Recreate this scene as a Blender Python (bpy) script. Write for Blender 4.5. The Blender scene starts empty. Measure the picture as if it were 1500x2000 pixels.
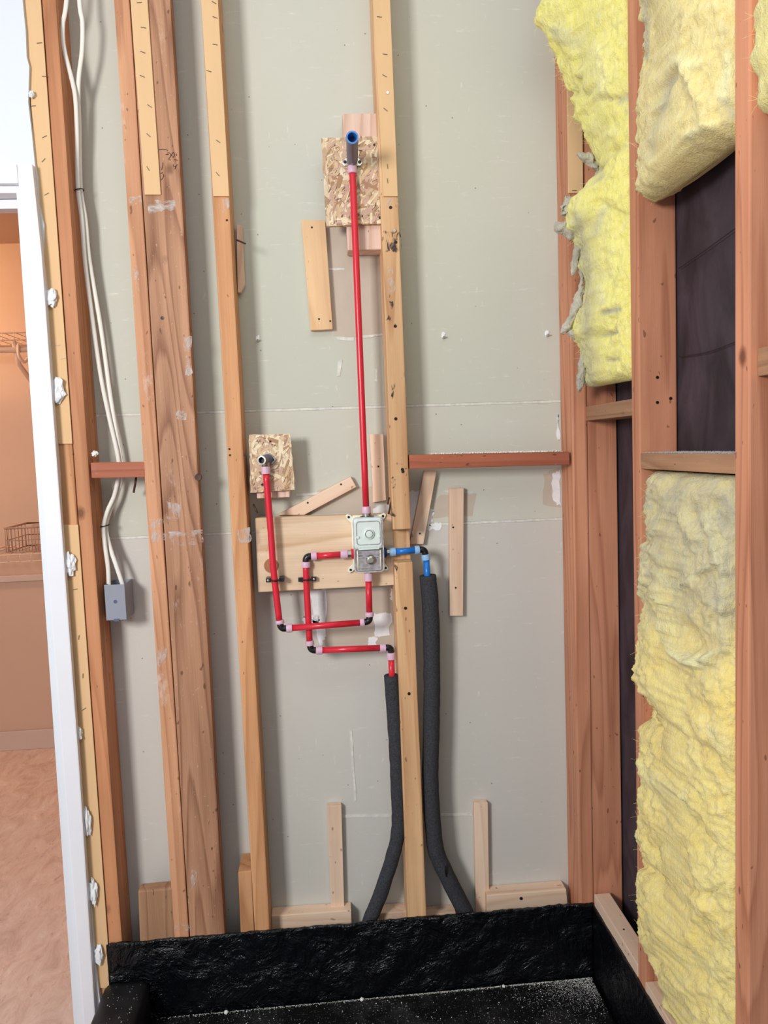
import bpy, bmesh, math, random
from mathutils import Matrix, Vector, noise
random.seed(7)

# ------------------------------------------------------------------ camera, world, light, exposure
scn = bpy.context.scene
COL = scn.collection
F = 1500.0                                   # focal length in pixels of the 1500 x 2000 frame
CAM = Vector((0.0, -1.942, 1.45))
RIGHT = Vector((0.99602888, -0.08047831, -0.03807512))
DOWN = Vector((-0.04448744, -0.07944778, -0.99584583))
FWD = Vector((0.077119, 0.99358507, -0.08271255))
cd = bpy.data.cameras.new('camera'); cam = bpy.data.objects.new('camera', cd); COL.objects.link(cam)
cd.sensor_fit = 'VERTICAL'; cd.sensor_height = 32.0; cd.lens = F / 2000.0 * 32.0
cd.clip_start = 0.02
m = Matrix.Identity(4)
for i in range(3):
    m[i][0] = RIGHT[i]; m[i][1] = -DOWN[i]; m[i][2] = -FWD[i]; m[i][3] = CAM[i]
cam.matrix_world = m
scn.camera = cam

w = bpy.data.worlds.new('world'); scn.world = w; w.use_nodes = True
w.node_tree.nodes['Background'].inputs[0].default_value = (0.80, 0.90, 1.0, 1)
w.node_tree.nodes['Background'].inputs[1].default_value = 0.52

def area(name, loc, target, sx, sy, power, color):
    l = bpy.data.lights.new(name, 'AREA'); l.shape = 'RECTANGLE'; l.size = sx; l.size_y = sy
    l.energy = power; l.color = color
    o = bpy.data.objects.new(name, l); COL.objects.link(o); o.location = loc
    o.rotation_euler = (Vector(target) - Vector(loc)).to_track_quat('-Z', 'Y').to_euler()
    return o
area('window_daylight', (-1.45, -2.55, 1.98), (0.15, 0, 1.2), 0.5, 0.6, 57, (1.0, 0.975, 0.94))
area('overhead_fill', (0.15, -1.35, 2.72), (0.1, -0.3, 1.6), 1.2, 0.6, 5.0, (1.0, 0.98, 0.95))  # unseen fill lamp, added to brighten the upper wall more than the lower
area('closet_lamp', (-2.1, 1.25, 2.38), (-1.6, 1.9, 1.7), 0.3, 0.3, 12, (1.0, 0.65, 0.36))
scn.view_settings.view_transform = 'Standard'; scn.view_settings.look = 'None'
scn.view_settings.gamma = 1.0; scn.view_settings.use_curve_mapping = False
scn.view_settings.exposure = 0.07

# ------------------------------------------------------------------ measuring helpers
def ray(px, py): return RIGHT * ((px - 750) / F) + DOWN * ((py - 1000) / F) + FWD
def aty(px, py, Y): d = ray(px, py); return CAM + d * ((Y - CAM.y) / d.y)
def atx(px, py, X): d = ray(px, py); return CAM + d * ((X - CAM.x) / d.x)
YF = -0.092                                  # front of the back wall studs; drywall face is y = 0
XR = aty(1147, 1000, YF).x                   # room side of the right wall studs
YA, YAF = -0.412, -0.373                     # first free right wall stud, near and far face
YB, YBF = -0.817, -0.776                     # second right wall stud
TOP = 2.75

# ------------------------------------------------------------------ materials
MATS = {}
class NT:
    def __init__(s, name):
        s.m = bpy.data.materials.new(name); s.m.use_nodes = True; s.t = s.m.node_tree
        s.b = s.t.nodes['Principled BSDF']; MATS[name] = s.m
    def n(s, typ, **kw):
        x = s.t.nodes.new(typ)
        for k, v in kw.items():
            if k[0] == 'i' and k[1:].isdigit(): x.inputs[int(k[1:])].default_value = v
            else: setattr(x, k, v)
        return x
    def l(s, a, b): s.t.links.new(a, b)
    def math(s, op, a, b=None, c=None, clamp=False):
        x = s.n('ShaderNodeMath', operation=op, use_clamp=clamp)
        for i, v in enumerate((a, b, c)):
            if v is None: continue
            if hasattr(v, 'links'): s.l(v, x.inputs[i])
            else: x.inputs[i].default_value = v
        return x.outputs[0]
    def mix(s, f, a, b, blend='MIX'):
        x = s.n('ShaderNodeMix', data_type='RGBA', blend_type=blend)
        for i, v in ((0, f), (6, a), (7, b)):
            if hasattr(v, 'links'): s.l(v, x.inputs[i])
            elif i == 0: x.inputs[0].default_value = v
            else: x.inputs[i].default_value = (v[0], v[1], v[2], 1)
        return x.outputs[2]
    def map(s, vec, scale=(1, 1, 1), rot=(0, 0, 0), loc=(0, 0, 0)):
        x = s.n('ShaderNodeMapping'); x.inputs['Scale'].default_value = scale
        x.inputs['Rotation'].default_value = rot; x.inputs['Location'].default_value = loc
        s.l(vec, x.inputs[0]); return x.outputs[0]
    def noise(s, vec, scale, detail=3, rough=0.5, dist=0.0):
        x = s.n('ShaderNodeTexNoise'); s.l(vec, x.inputs['Vector'])
        x.inputs['Scale'].default_value = scale; x.inputs['Detail'].default_value = detail
        x.inputs['Roughness'].default_value = rough; x.inputs['Distortion'].default_value = dist
        return x.outputs[0]
    def voro(s, vec, scale, feat='F1', rnd=1.0):
        x = s.n('ShaderNodeTexVoronoi', feature=feat); s.l(vec, x.inputs['Vector'])
        x.inputs['Scale'].default_value = scale; x.inputs['Randomness'].default_value = rnd
        return x
    def ramp(s, f, pts):
        x = s.n('ShaderNodeValToRGB'); e = x.color_ramp.elements
        while len(e) < len(pts): e.new(0.5)
        for q, (p, c) in zip(e, pts):
            q.position = p; q.color = (c, c, c, 1) if not hasattr(c, '__len__') else (c[0], c[1], c[2], 1)
        s.l(f, x.inputs[0]); return x.outputs[0]
    def bump(s, h, strength=0.3, dist=0.002):
        x = s.n('ShaderNodeBump'); x.inputs['Strength'].default_value = strength
        x.inputs['Distance'].default_value = dist; s.l(h, x.inputs['Height'])
        s.l(x.outputs[0], s.b.inputs['Normal'])
    def coord(s, rnd=True):
        tc = s.n('ShaderNodeTexCoord').outputs['Object']
        if not rnd: return tc
        oi = s.n('ShaderNodeObjectInfo').outputs['Random']
        cx = s.n('ShaderNodeCombineXYZ')
        for i, k in enumerate((13.7, 7.3, 31.1)): s.l(s.math('MULTIPLY', oi, k), cx.inputs[i])
        v = s.n('ShaderNodeVectorMath', operation='ADD'); s.l(tc, v.inputs[0]); s.l(cx.outputs[0], v.inputs[1])
        return v.outputs[0]
    def fin(s, col, rough=0.7, spec=0.3):
        if hasattr(col, 'links'): s.l(col, s.b.inputs['Base Color'])
        else: s.b.inputs['Base Color'].default_value = (col[0], col[1], col[2], 1)
        if hasattr(rough, 'links'): s.l(rough, s.b.inputs['Roughness'])
        else: s.b.inputs['Roughness'].default_value = rough
        s.b.inputs['Specular IOR Level'].default_value = spec
        return s.m

def srgb(r, g, b):
    f = lambda c: (c / 255 / 12.92) if c <= 10 else ((c / 255 + 0.055) / 1.055) ** 2.4
    return (f(r), f(g), f(b))

def wood(name, light, dark, ring=11, contrast=0.55, knots=True, wear=0.0, knotcol=None, wide=1.0):
    s = NT(name); v = s.coord()
    # contour lines of a long stretched noise give the grain its cathedral loops
    n0 = s.noise(s.map(v, (9 / wide, 9 / wide, 0.55)), 1.0, 1.5, 0.4, 0.25)
    fine = s.noise(s.map(v, (1, 1, 0.02)), 90, 3, 0.6)
    gr = s.math('FRACT', s.math('ADD', s.math('MULTIPLY', n0, ring), s.math('MULTIPLY', fine, 0.35)))
    gr = s.ramp(gr, [(0.0, 0.05), (0.55, 0.25), (0.86, 1.0), (1.0, 0.05)])
    fib = s.noise(s.map(v, (1, 1, 0.012)), 620, 3, 0.65)
    band = s.noise(s.map(v, (1, 1, 0.06)), 34, 2, 0.5)
    tone = s.noise(s.map(v, (1, 1, 0.3)), 6, 4, 0.55)
    g = s.math('ADD', s.math('MULTIPLY', gr, 0.5), s.math('MULTIPLY', s.ramp(fib, [(0.3, 0.0), (0.7, 1.0)]), 0.22))
    g = s.math('ADD', g, s.math('MULTIPLY', s.ramp(band, [(0.35, 0.0), (0.65, 1.0)]), 0.28))
    col = s.mix(s.math('MULTIPLY', g, contrast), light, dark)
    t2 = s.ramp(tone, [(0.3, 0.84), (0.7, 1.10)])
    col = s.mix(1.0, col, t2, 'MULTIPLY')
    if knots:
        vo = s.voro(s.map(v, (1, 1, 0.7)), 7.5)
        d = s.math('ADD', vo.outputs[0], s.math('MULTIPLY', s.noise(v, 90, 2), 0.03))
        k = s.ramp(d, [(0.055, 1.0), (0.075, 0.7), (0.12, 0.0)])
        col = s.mix(s.math('MULTIPLY', k, 0.8), col, knotcol or tuple(c * 0.45 for c in dark))
    nick = s.noise(s.map(v, (1, 1, 0.55)), 95, 1, 0.4)
    col = s.mix(s.ramp(nick, [(0.73, 0.0), (0.77, 0.6)]), col, tuple(c * 0.35 for c in dark))
    if wear:
        wn = s.noise(s.map(v, (1.6, 1.6, 0.7)), 13, 6, 0.75)
        wf = s.ramp(wn, [(0.61, 0.0), (0.72, 0.8)])
        sp = s.noise(s.map(v, (1, 1, 0.6)), 130, 3, 0.7)
        sf = s.ramp(sp, [(0.67, 0.0), (0.71, 0.8)])
        col = s.mix(s.math('MULTIPLY', s.math('MAXIMUM', wf, sf), wear), col, srgb(225, 208, 198))
    s.bump(s.math('ADD', g, s.math('MULTIPLY', nick, 0.5)), 0.3, 0.0010)
    return s.fin(col, 0.62, 0.3)

wood('wood_orange', srgb(212, 150, 108), srgb(146, 84, 50), contrast=0.7)
wood('wood_brown', srgb(198, 150, 118), srgb(112, 66, 42), ring=15, contrast=0.95, wear=0.4, wide=1.3)
wood('wood_brown_edge', srgb(218, 164, 126), srgb(150, 90, 58), contrast=0.8, wear=0.5)
wood('wood_tan', srgb(220, 166, 120), srgb(156, 94, 54), contrast=0.7, wear=0.15)
wood('wood_yellow', srgb(236, 196, 150), srgb(172, 110, 66), contrast=0.75, wear=0.25)
wood('wood_red', srgb(222, 156, 122), srgb(146, 82, 56), contrast=0.75, wear=0.08)
wood('wood_block_red', srgb(184, 110, 82), srgb(118, 56, 40), contrast=0.7, wear=0.15)
wood('wood_old', srgb(184, 142, 110), srgb(108, 72, 48), contrast=0.8, wear=0.2)
wood('wood_pale', srgb(242, 216, 192), srgb(200, 154, 122), contrast=0.65)
wood('wood_board', srgb(242, 218, 188), srgb(192, 146, 102), ring=18, contrast=0.75, knots=False, wide=2.2)
wood('wood_slat', srgb(236, 202, 160), srgb(204, 154, 106), ring=12, contrast=0.65, knots=False)
wood('wood_pink', srgb(240, 212, 196), srgb(190, 142, 118), ring=16, contrast=0.75, wide=1.5)
def osb():
    s = NT('strand_board'); v = s.coord()
    wv = s.n('ShaderNodeVectorMath', operation='ADD'); s.l(v, wv.inputs[0])
    nn = s.n('ShaderNodeTexNoise'); s.l(v, nn.inputs['Vector']); nn.inputs['Scale'].default_value = 25
    sc = s.n('ShaderNodeVectorMath', operation='SCALE'); s.l(nn.outputs[1], sc.inputs[0]); sc.inputs['Scale'].default_value = 0.02
    s.l(sc.outputs[0], wv.inputs[1]); v2 = wv.outputs[0]
    lay = []
    for r, k in ((0.5, 1), (-0.6, 2), (1.35, 3)):
        vo = s.voro(s.map(v2, (1, 1, 0.22), rot=(0, r, 0), loc=(k, k, k)), 105)
        sp = s.n('ShaderNodeSeparateColor'); s.l(vo.outputs[1], sp.inputs[0])
        lay.append((sp.outputs[0], vo.outputs[0]))
    ch = s.voro(v2, 62); sc2 = s.n('ShaderNodeSeparateColor'); s.l(ch.outputs[1], sc2.inputs[0])
    a = s.mix(s.math('GREATER_THAN', sc2.outputs[0], 0.45), lay[0][0], lay[1][0])
    a = s.mix(s.math('GREATER_THAN', sc2.outputs[1], 0.6), a, lay[2][0])
    col = s.ramp(a, [(0.0, srgb(150, 118, 90)), (0.3, srgb(196, 162, 132)), (0.55, srgb(222, 198, 166)), (0.8, srgb(236, 220, 190)), (1.0, srgb(206, 176, 154))])
    fib = s.noise(s.map(v2, (1, 1, 0.2), rot=(0, 0.5, 0)), 260, 3, 0.6)
    col = s.mix(0.35, col, s.ramp(fib, [(0.3, 0.45), (0.65, 1.25)]), 'MULTIPLY')
    gap = s.noise(v2, 150, 3, 0.65)
    col = s.mix(s.ramp(gap, [(0.60, 0.0), (0.70, 0.7)]), col, srgb(104, 82, 62))
    s.bump(s.math('ADD', a, fib), 0.5, 0.0015)
    s.fin(col, 0.6, 0.3)
osb()

def drywall(name, ca, cb, cc):
    s = NT(name); v = s.coord(False)
    col = s.mix(s.noise(v, 3.0, 4, 0.6), ca, cb)
    big = s.noise(s.map(v, (1, 1, 0.5)), 1.3, 2, 0.5)
    col = s.mix(s.ramp(big, [(0.4, 0.0), (0.65, 0.7)]), col, cc)
    scuff = s.noise(s.map(v, (4, 1, 26)), 3.2, 5, 0.75)
    col = s.mix(s.ramp(scuff, [(0.60, 0.0), (0.74, 0.55)]), col, srgb(234, 234, 229))
    sc2 = s.noise(s.map(v, (22, 1, 5), rot=(0, 0.1, 0)), 3.0, 5, 0.75)
    col = s.mix(s.ramp(sc2, [(0.63, 0.0), (0.76, 0.65)]), col, srgb(238, 237, 233))
    dot = s.voro(v, 22)
    col = s.mix(s.ramp(dot.outputs[0], [(0.030, 0.8), (0.045, 0.0)]), col, srgb(120, 112, 100))
    s.bump(s.noise(v, 60, 4, 0.6), 0.08, 0.002)
    s.fin(col, 0.85, 0.2)
drywall('green_drywall', srgb(197, 196, 184), srgb(206, 205, 195), srgb(190, 195, 182))
drywall('grey_drywall', srgb(198, 194, 187), srgb(207, 204, 198), srgb(193, 193, 186))

def simple(name, c, rough=0.5, spec=0.4, var=0.12, scale=20, bump=0.0, metal=0.0, trans=0.0, c2=None, sc=(1, 1, 1)):
    s = NT(name); v = s.coord()
    n = s.noise(s.map(v, sc), scale, 4, 0.6)
    col = s.mix(s.ramp(n, [(0.3, 0.0), (0.7, 1.0)]), c, c2 or tuple(x * (1 - var) for x in c))
    if bump: s.bump(n, bump, 0.002)
    s.fin(col, rough, spec); s.b.inputs['Metallic'].default_value = metal
    s.b.inputs['Transmission Weight'].default_value = trans
    return s.m
simple('white_paint', srgb(218, 223, 230), 0.45, 0.4, 0.03, 6)
simple('white_trim', srgb(228, 229, 236), 0.35, 0.5, 0.03, 12)
simple('joint_white', srgb(226, 225, 218), 0.85, 0.2, 0.25, 60, 0.2)
simple('plaster', srgb(240, 242, 246), 0.9, 0.1, 0.10, 90, 0.4)
simple('torn_paper', srgb(198, 186, 172), 0.9, 0.1, 0.08, 25, 0.1, sc=(1, 1, 0.3))
simple('shim_card', srgb(224, 186, 142), 0.8, 0.2, 0.06, 30, 0.05, sc=(1, 1, 0.2))
simple('staple_steel', srgb(120, 104, 84), 0.4, 0.5, 0.3, 200, 0, 0.5)
simple('screw_dark', srgb(46, 40, 38), 0.4, 0.5, 0.3, 200, 0, 0.5)
simple('screw_bright', srgb(210, 205, 195), 0.3, 0.5, 0.3, 200, 0, 0.8)
simple('rust_nail', srgb(88, 62, 52), 0.6, 0.4, 0.4, 150, 0.2, 0.3)
simple('pex_red', srgb(214, 38, 58), 0.28, 0.5, 0.06, 30)
simple('pex_blue', srgb(22, 116, 208), 0.28, 0.5, 0.06, 30)
simple('sleeve_lilac', srgb(222, 184, 206), 0.35, 0.5, 0.08, 60)
simple('sleeve_ice', srgb(150, 190, 232), 0.35, 0.5, 0.08, 60)
simple('black_plastic', srgb(22, 22, 25), 0.3, 0.5, 0.3, 60)
simple('brass_plated', srgb(190, 188, 176), 0.3, 0.5, 0.15, 80, 0, 0.9)
simple('slate_plastic', srgb(88, 94, 124), 0.35, 0.5, 0.1, 40)
simple('blue_rim', srgb(70, 132, 205), 0.4, 0.5, 0.1, 40)
simple('deep_blue', srgb(24, 60, 118), 0.5, 0.4, 0.2, 40)
simple('grey_pvc', srgb(142, 146, 160), 0.45, 0.4, 0.05, 20)
simple('cable_white', srgb(232, 230, 222), 0.45, 0.4, 0.06, 30)
simple('foam_black', srgb(66, 67, 72), 0.85, 0.25, 0.35, 240, 0.6, c2=srgb(44, 45, 50))
simple('valve_plastic', srgb(222, 234, 230), 0.15, 0.5, 0.08, 60)
simple('valve_inner', srgb(184, 178, 184), 0.3, 0.5, 0.35, 70)
simple('valve_tab', srgb(236, 234, 214), 0.4, 0.5, 0.05, 60)
simple('closet_paint', srgb(206, 172, 150), 0.6, 0.3, 0.05, 3)
simple('closet_trim', srgb(206, 182, 170), 0.5, 0.3, 0.05, 8)
simple('wire_coat', srgb(230, 196, 170), 0.4, 0.4, 0.06, 20)
simple('wire_dark', srgb(176, 142, 122), 0.5, 0.4, 0.1, 20)
simple('crumb_white', srgb(238, 236, 230), 0.9, 0.1, 0.15, 200)
simple('dust_grey', srgb(178, 172, 172), 0.95, 0.1, 0.3, 120, 0.5)
simple('wire_thin', srgb(44, 40, 48), 0.5, 0.3, 0.3, 50)

def clear():
    s = NT('clear_plastic'); v = s.coord()
    n = s.noise(v, 55, 3, 0.6, 0.6)
    s.fin(s.mix(s.ramp(n, [(0.35, 0.0), (0.65, 1.0)]), srgb(226, 222, 226), srgb(170, 164, 172)), 0.12, 0.6)
    s.bump(n, 0.5, 0.004); s.b.inputs['Alpha'].default_value = 0.55
clear()
def smear():
    s = NT('primer_smear'); v = s.coord()
    n = s.noise(s.map(v, (1, 1, 0.6)), 42, 5, 0.75, 0.5)
    s.fin(s.mix(n, srgb(232, 226, 222), srgb(214, 200, 192)), 0.85, 0.2)
    s.l(s.ramp(n, [(0.47, 0.0), (0.68, 0.7)]), s.b.inputs['Alpha'])
smear()
def char():
    s = NT('char_mark'); v = s.coord()
    n = s.noise(s.map(v, (1, 1, 0.5)), 60, 5, 0.75, 0.5)
    s.fin(s.mix(n, srgb(40, 36, 40), srgb(92, 84, 84)), 0.8, 0.2)
    s.l(s.ramp(n, [(0.48, 0.0), (0.60, 0.85)]), s.b.inputs['Alpha'])
char()
def knot_rings():
    s = NT('knot_rings'); v = s.coord(False)
    w_ = s.n('ShaderNodeTexWave', wave_type='RINGS', rings_direction='Y'); s.l(v, w_.inputs[0])
    w_.inputs['Scale'].default_value = 95; w_.inputs['Distortion'].default_value = 2.0
    s.fin(s.mix(w_.outputs[1], srgb(186, 134, 100), srgb(146, 94, 66)), 0.6, 0.3)
knot_rings()

def membrane():
    s = NT('black_membrane'); v = s.coord(False)
    n1 = s.noise(v, 14, 5, 0.65, 0.8); n2 = s.noise(v, 70, 4, 0.6, 0.4)
    col = s.mix(n1, srgb(5, 6, 9), srgb(14, 16, 20))
    s.bump(s.math('ADD', n1, s.math('MULTIPLY', n2, 0.12)), 0.9, 0.022)
    s.fin(col, s.ramp(n2, [(0.3, 0.08), (0.7, 0.26)]), 0.34)
membrane()

def dusty():
    s = NT('dusty_membrane'); v = s.coord(False)
    n1 = s.noise(v, 9, 5, 0.7); sp = s.noise(v, 260, 2, 0.6)
    col = s.mix(s.ramp(n1, [(0.48, 0.0), (0.80, 0.35)]), srgb(10, 11, 13), srgb(92, 90, 92))
    f = s.math('MULTIPLY', s.ramp(sp, [(0.64, 0.0), (0.70, 0.9)]), s.ramp(n1, [(0.35, 0.25), (0.7, 1.0)]))
    col = s.mix(f, col, srgb(196, 194, 196))
    s.bump(s.noise(v, 45, 3), 0.3, 0.004)
    s.fin(col, 0.6, 0.2)
dusty()

simple('matte_membrane', srgb(34, 34, 37), 0.5, 0.3, 0.5, 14, 0.25, c2=srgb(18, 18, 21))
def felt():
    s = NT('building_felt'); v = s.coord(False)
    n = s.noise(s.map(v, (1, 1.6, 0.8), rot=(0.7, 0, 0)), 7, 4, 0.55, 0.6)
    col = s.mix(s.ramp(n, [(0.35, 0.0), (0.75, 1.0)]), srgb(40, 34, 42), srgb(76, 66, 76))
    s.bump(n, 0.5, 0.01); s.fin(col, 0.6, 0.35)
felt()

def batt_mat(name, a, b, dirt, grad=None):
    """yellow glass wool; grad (axis, lo, hi): where the old grey dirt has settled on it"""
    s = NT(name); v0 = s.coord(False); v = s.coord()
    n1 = s.noise(v, 8, 5, 0.62, 0.9); n2 = s.noise(s.map(v, (1, 1, 0.6), rot=(0.5, 0.3, 0)), 26, 6, 0.72, 0.9); n3 = s.noise(s.map(v, (1, 1, 0.4), rot=(0.4, -0.2, 0)), 110, 5, 0.7, 0.5)
    col = s.mix(s.ramp(n1, [(0.35, 0.0), (0.65, 1.0)]), a, b)
    col = s.mix(s.math('MULTIPLY', s.ramp(n2, [(0.46, 0.0), (0.68, 1.0)]), 0.32), col, tuple(x * 0.72 for x in a))
    col = s.mix(s.math('MULTIPLY', s.ramp(n3, [(0.50, 0.0), (0.68, 1.0)]), 0.35), col, srgb(248, 242, 206))
    col = s.mix(s.math('MULTIPLY', s.ramp(n3, [(0.28, 1.0), (0.45, 0.0)]), 0.28), col, tuple(x * 0.62 for x in a))
    dn = s.noise(s.map(v, (1, 1, 0.6), loc=(3, 1, 8)), 7, 6, 0.7, 0.8)
    d = s.math('MULTIPLY', s.ramp(dn, [(0.54, 0.0), (0.70, 1.0)]), dirt)
    if grad:
        sx = s.n('ShaderNodeSeparateXYZ'); s.l(v0, sx.inputs[0])
        mr = s.n('ShaderNodeMapRange', interpolation_type='SMOOTHSTEP'); s.l(s.math('ADD', sx.outputs[grad[0]], s.math('MULTIPLY', s.math('SUBTRACT', dn, 0.5), grad[3])), mr.inputs[0])
        mr.inputs[1].default_value = grad[1]; mr.inputs[2].default_value = grad[2]
        d = s.math('MAXIMUM', d, s.math('MULTIPLY', mr.outputs[0], s.ramp(n2, [(0.35, 0.95), (0.65, 0.45)])))
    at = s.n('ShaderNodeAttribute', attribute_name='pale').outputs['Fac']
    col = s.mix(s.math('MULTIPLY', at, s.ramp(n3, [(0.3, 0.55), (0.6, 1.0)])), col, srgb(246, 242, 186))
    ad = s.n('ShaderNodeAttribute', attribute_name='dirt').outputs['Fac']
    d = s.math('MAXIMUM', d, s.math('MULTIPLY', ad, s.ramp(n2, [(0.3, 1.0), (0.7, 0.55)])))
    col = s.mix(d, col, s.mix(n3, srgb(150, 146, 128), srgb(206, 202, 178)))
    fib = s.noise(v, 320, 3, 0.7)
    s.bump(s.math('ADD', s.math('MULTIPLY', n2, 0.5), s.math('ADD', s.math('MULTIPLY', n3, 0.5), s.math('MULTIPLY', fib, 0.3))), 0.9, 0.008)
    s.fin(col, 0.95, 0.1)
    s.b.inputs['Sheen Weight'].default_value = 0.2
batt_mat('fiberglass_lemon', srgb(242, 230, 142), srgb(248, 240, 164), 0.30)
batt_mat('fiberglass_corner', srgb(246, 236, 128), srgb(250, 244, 150), 0.35)
batt_mat('fiberglass_straw', srgb(234, 214, 142), srgb(240, 226, 158), 0.40)
batt_mat('fiberglass_lower', srgb(246, 222, 134), srgb(250, 234, 152), 0.12, (2, 0.66, 1.02, 0.9))
simple('fiber_strand', srgb(238, 226, 160), 0.9, 0.1, 0.15, 60)
batt_mat('fiber_grey', srgb(178, 172, 156), srgb(206, 200, 184), 0.3)

batt_mat('plaster_wool', srgb(232, 230, 214), srgb(240, 240, 232), 0.2)
def subfloor():
    s = NT('plywood_subfloor'); v = s.coord(False)
    q = s.map(v, (1, 0.5, 1), rot=(0, 0, 0.75))
    n = s.noise(q, 16, 7, 0.72, 1.1); n2 = s.noise(v, 2.6, 4, 0.6); n3 = s.noise(s.map(v, (1, 0.35, 1), rot=(0, 0, 0.75)), 60, 4, 0.7, 0.6)
    col = s.ramp(n, [(0.30, srgb(198, 164, 148)), (0.48, srgb(224, 194, 178)), (0.60, srgb(232, 206, 192)), (0.74, srgb(244, 232, 226))])
    col = s.mix(s.math('MULTIPLY', s.ramp(n3, [(0.6, 0.0), (0.72, 1.0)]), 0.6), col, srgb(150, 112, 92))
    col = s.mix(s.ramp(n2, [(0.45, 0.0), (0.75, 0.5)]), col, srgb(214, 194, 186))
    s.bump(s.math('ADD', n, n3), 0.25, 0.004); s.fin(col, 0.6, 0.3)
subfloor()
MT = MATS

# ------------------------------------------------------------------ object helpers
W = {}                                        # world matrix of every object made here
def link(name, mesh, mat, M=None, parent=None):
    o = bpy.data.objects.new(name, mesh); COL.objects.link(o)
    M = M or Matrix.Identity(4); W[o] = M
    if mesh is not None and mat and not mesh.materials: mesh.materials.append(MT[mat])
    if parent is not None:
        o.parent = parent; o.matrix_basis = W[parent].inverted() @ M
    else: o.matrix_basis = M
    return o
def tag(o, label=None, cat=None, group=None, kind=None):
    if label: o['label'] = label
    if cat: o['category'] = cat
    if group: o['group'] = group
    if kind: o['kind'] = kind
    return o
def empty(name, loc): return link(name, None, None, Matrix.Translation(Vector(loc)))
def frame(c, zdir, ydir=Vector((0, 1, 0))):
    z = zdir.normalized(); x = ydir.cross(z).normalized(); y = z.cross(x)
    M = Matrix.Identity(4)
    for i in range(3): M[i][0] = x[i]; M[i][1] = y[i]; M[i][2] = z[i]; M[i][3] = c[i]
    return M
def mesh_of(name, verts, faces, M=None, smooth=False):
    me = bpy.data.meshes.new(name)
    if M is not None:
        Mi = M.inverted(); verts = [Mi @ Vector(v) for v in verts]
    me.from_pydata([tuple(v) for v in verts], [], faces)
    if smooth: me.polygons.foreach_set('use_smooth', [True] * len(faces))
    me.update(); return me
def bevel(me, off, seg=2, ang=0.6):
    bm = bmesh.new(); bm.from_mesh(me)
    bmesh.ops.recalc_face_normals(bm, faces=bm.faces)
    if off > 0:
        es = [e for e in bm.edges if len(e.link_faces) == 2 and e.calc_face_angle(0) > ang]
        bmesh.ops.bevel(bm, geom=es, offset=off, segments=seg, affect='EDGES', profile=0.6, clamp_overlap=True)
    bm.to_mesh(me); bm.free()
    return me
def prism(name, front, back, mat, parent=None, bev=0.002, grain=None, rough=0.0, seg=1):
    """solid between two matching polygons (3D); origin at the centre, local z along the grain"""
    n = len(front); c = sum((Vector(p) for p in front + back), Vector()) / (2 * n)
    if grain is None:
        best = max(range(n), key=lambda i: (front[i] - front[(i + 1) % n]).length)
        grain = front[(best + 1) % n] - front[best]
        if abs(grain.z) > 1e-4 and grain.z < 0: grain = -grain
    yd = sum((b - f for f, b in zip(front, back)), Vector()).normalized()
    if abs(yd.dot(grain.normalized())) > 0.95: yd = Vector((0, 1, 0)) if abs(grain.normalized().y) < 0.9 else Vector((1, 0, 0))
    M = frame(c, grain, yd)
    vs = list(front) + list(back)
    fs = [tuple(range(n)), tuple(range(2 * n - 1, n - 1, -1))] + [(i, (i + 1) % n, n + (i + 1) % n, n + i) for i in range(n)]
    me = bevel(mesh_of(name, vs, fs, M), bev)
    return link(name, me, mat, M, parent)
def slab(name, pts, Y, th, mat, parent=None, bev=0.002, grain=None):
    """board whose front outline was measured on the plane y = Y, th metres thick"""
    f = [aty(px, py, Y) for px, py in pts]
    return prism(name, f, [p + Vector((0, th, 0)) for p in f], mat, parent, bev, grain)
def box(name, lo, hi, mat, parent=None, bev=0.002, grain=None):
    x0, y0, z0 = lo; x1, y1, z1 = hi
    f = [Vector((x0, y0, z0)), Vector((x1, y0, z0)), Vector((x1, y0, z1)), Vector((x0, y0, z1))]
    return prism(name, f, [p + Vector((0, y1 - y0, 0)) for p in f], mat, parent, bev, grain)
def line_x(L, Y):
    a = aty(L[0], L[1], Y); b = aty(L[2], L[3], Y)
    return lambda z: a.x + (b.x - a.x) * (z - a.z) / (b.z - a.z)
def stud(name, L, Rr, Y, depth, mat, z0=0.0, z1=TOP, wob=0.0008, parent=None, front=None):
    """upright timber: left and right front edges from measured lines, slightly uneven along its length"""
    fl, fr = line_x(L, Y), line_x(Rr, Y)
    n = 24; sd = random.random() * 50
    rings = []
    for i in range(n + 1):
        z = z0 + (z1 - z0) * i / n; j = lambda k: wob * noise.noise(Vector((sd + k * 9, z * 4, k)))
        dy = front(z) if front else 0
        rings.append([(fl(z) + j(1), Y + dy + j(2), z), (fr(z) + j(3), Y + dy + j(4), z), (fr(z) + j(3), Y + depth, z), (fl(z) + j(1), Y + depth, z)])
    vs = [v for r in rings for v in r]
    fs = [(3, 2, 1, 0), tuple(4 * n + k for k in range(4))]
    for i in range(n):
        for k in range(4):
            fs.append((4 * i + k, 4 * i + (k + 1) % 4, 4 * i + 4 + (k + 1) % 4, 4 * i + 4 + k))
    M = Matrix.Translation(((fl(1.4) + fr(1.4)) / 2, Y + depth / 2, z0))
    return link(name, bevel(mesh_of(name, vs, fs, M), 0.0035, 2, 0.9), mat, M, parent)
def smooth_path(pts, n=8):
    pts = [Vector(p) for p in pts]
    if len(pts) < 3: return pts
    out = []
    P = [pts[0] * 2 - pts[1]] + pts + [pts[-1] * 2 - pts[-2]]
    for i in range(1, len(P) - 2):
        for k in range(n):
            t = k / n; a, b, c, d = P[i - 1:i + 3]
            out.append(0.5 * ((2 * b) + (c - a) * t + (2 * a - 5 * b + 4 * c - d) * t * t + (3 * b - a - 3 * c + d) * t ** 3))
    return out + [pts[-1]]
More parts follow.
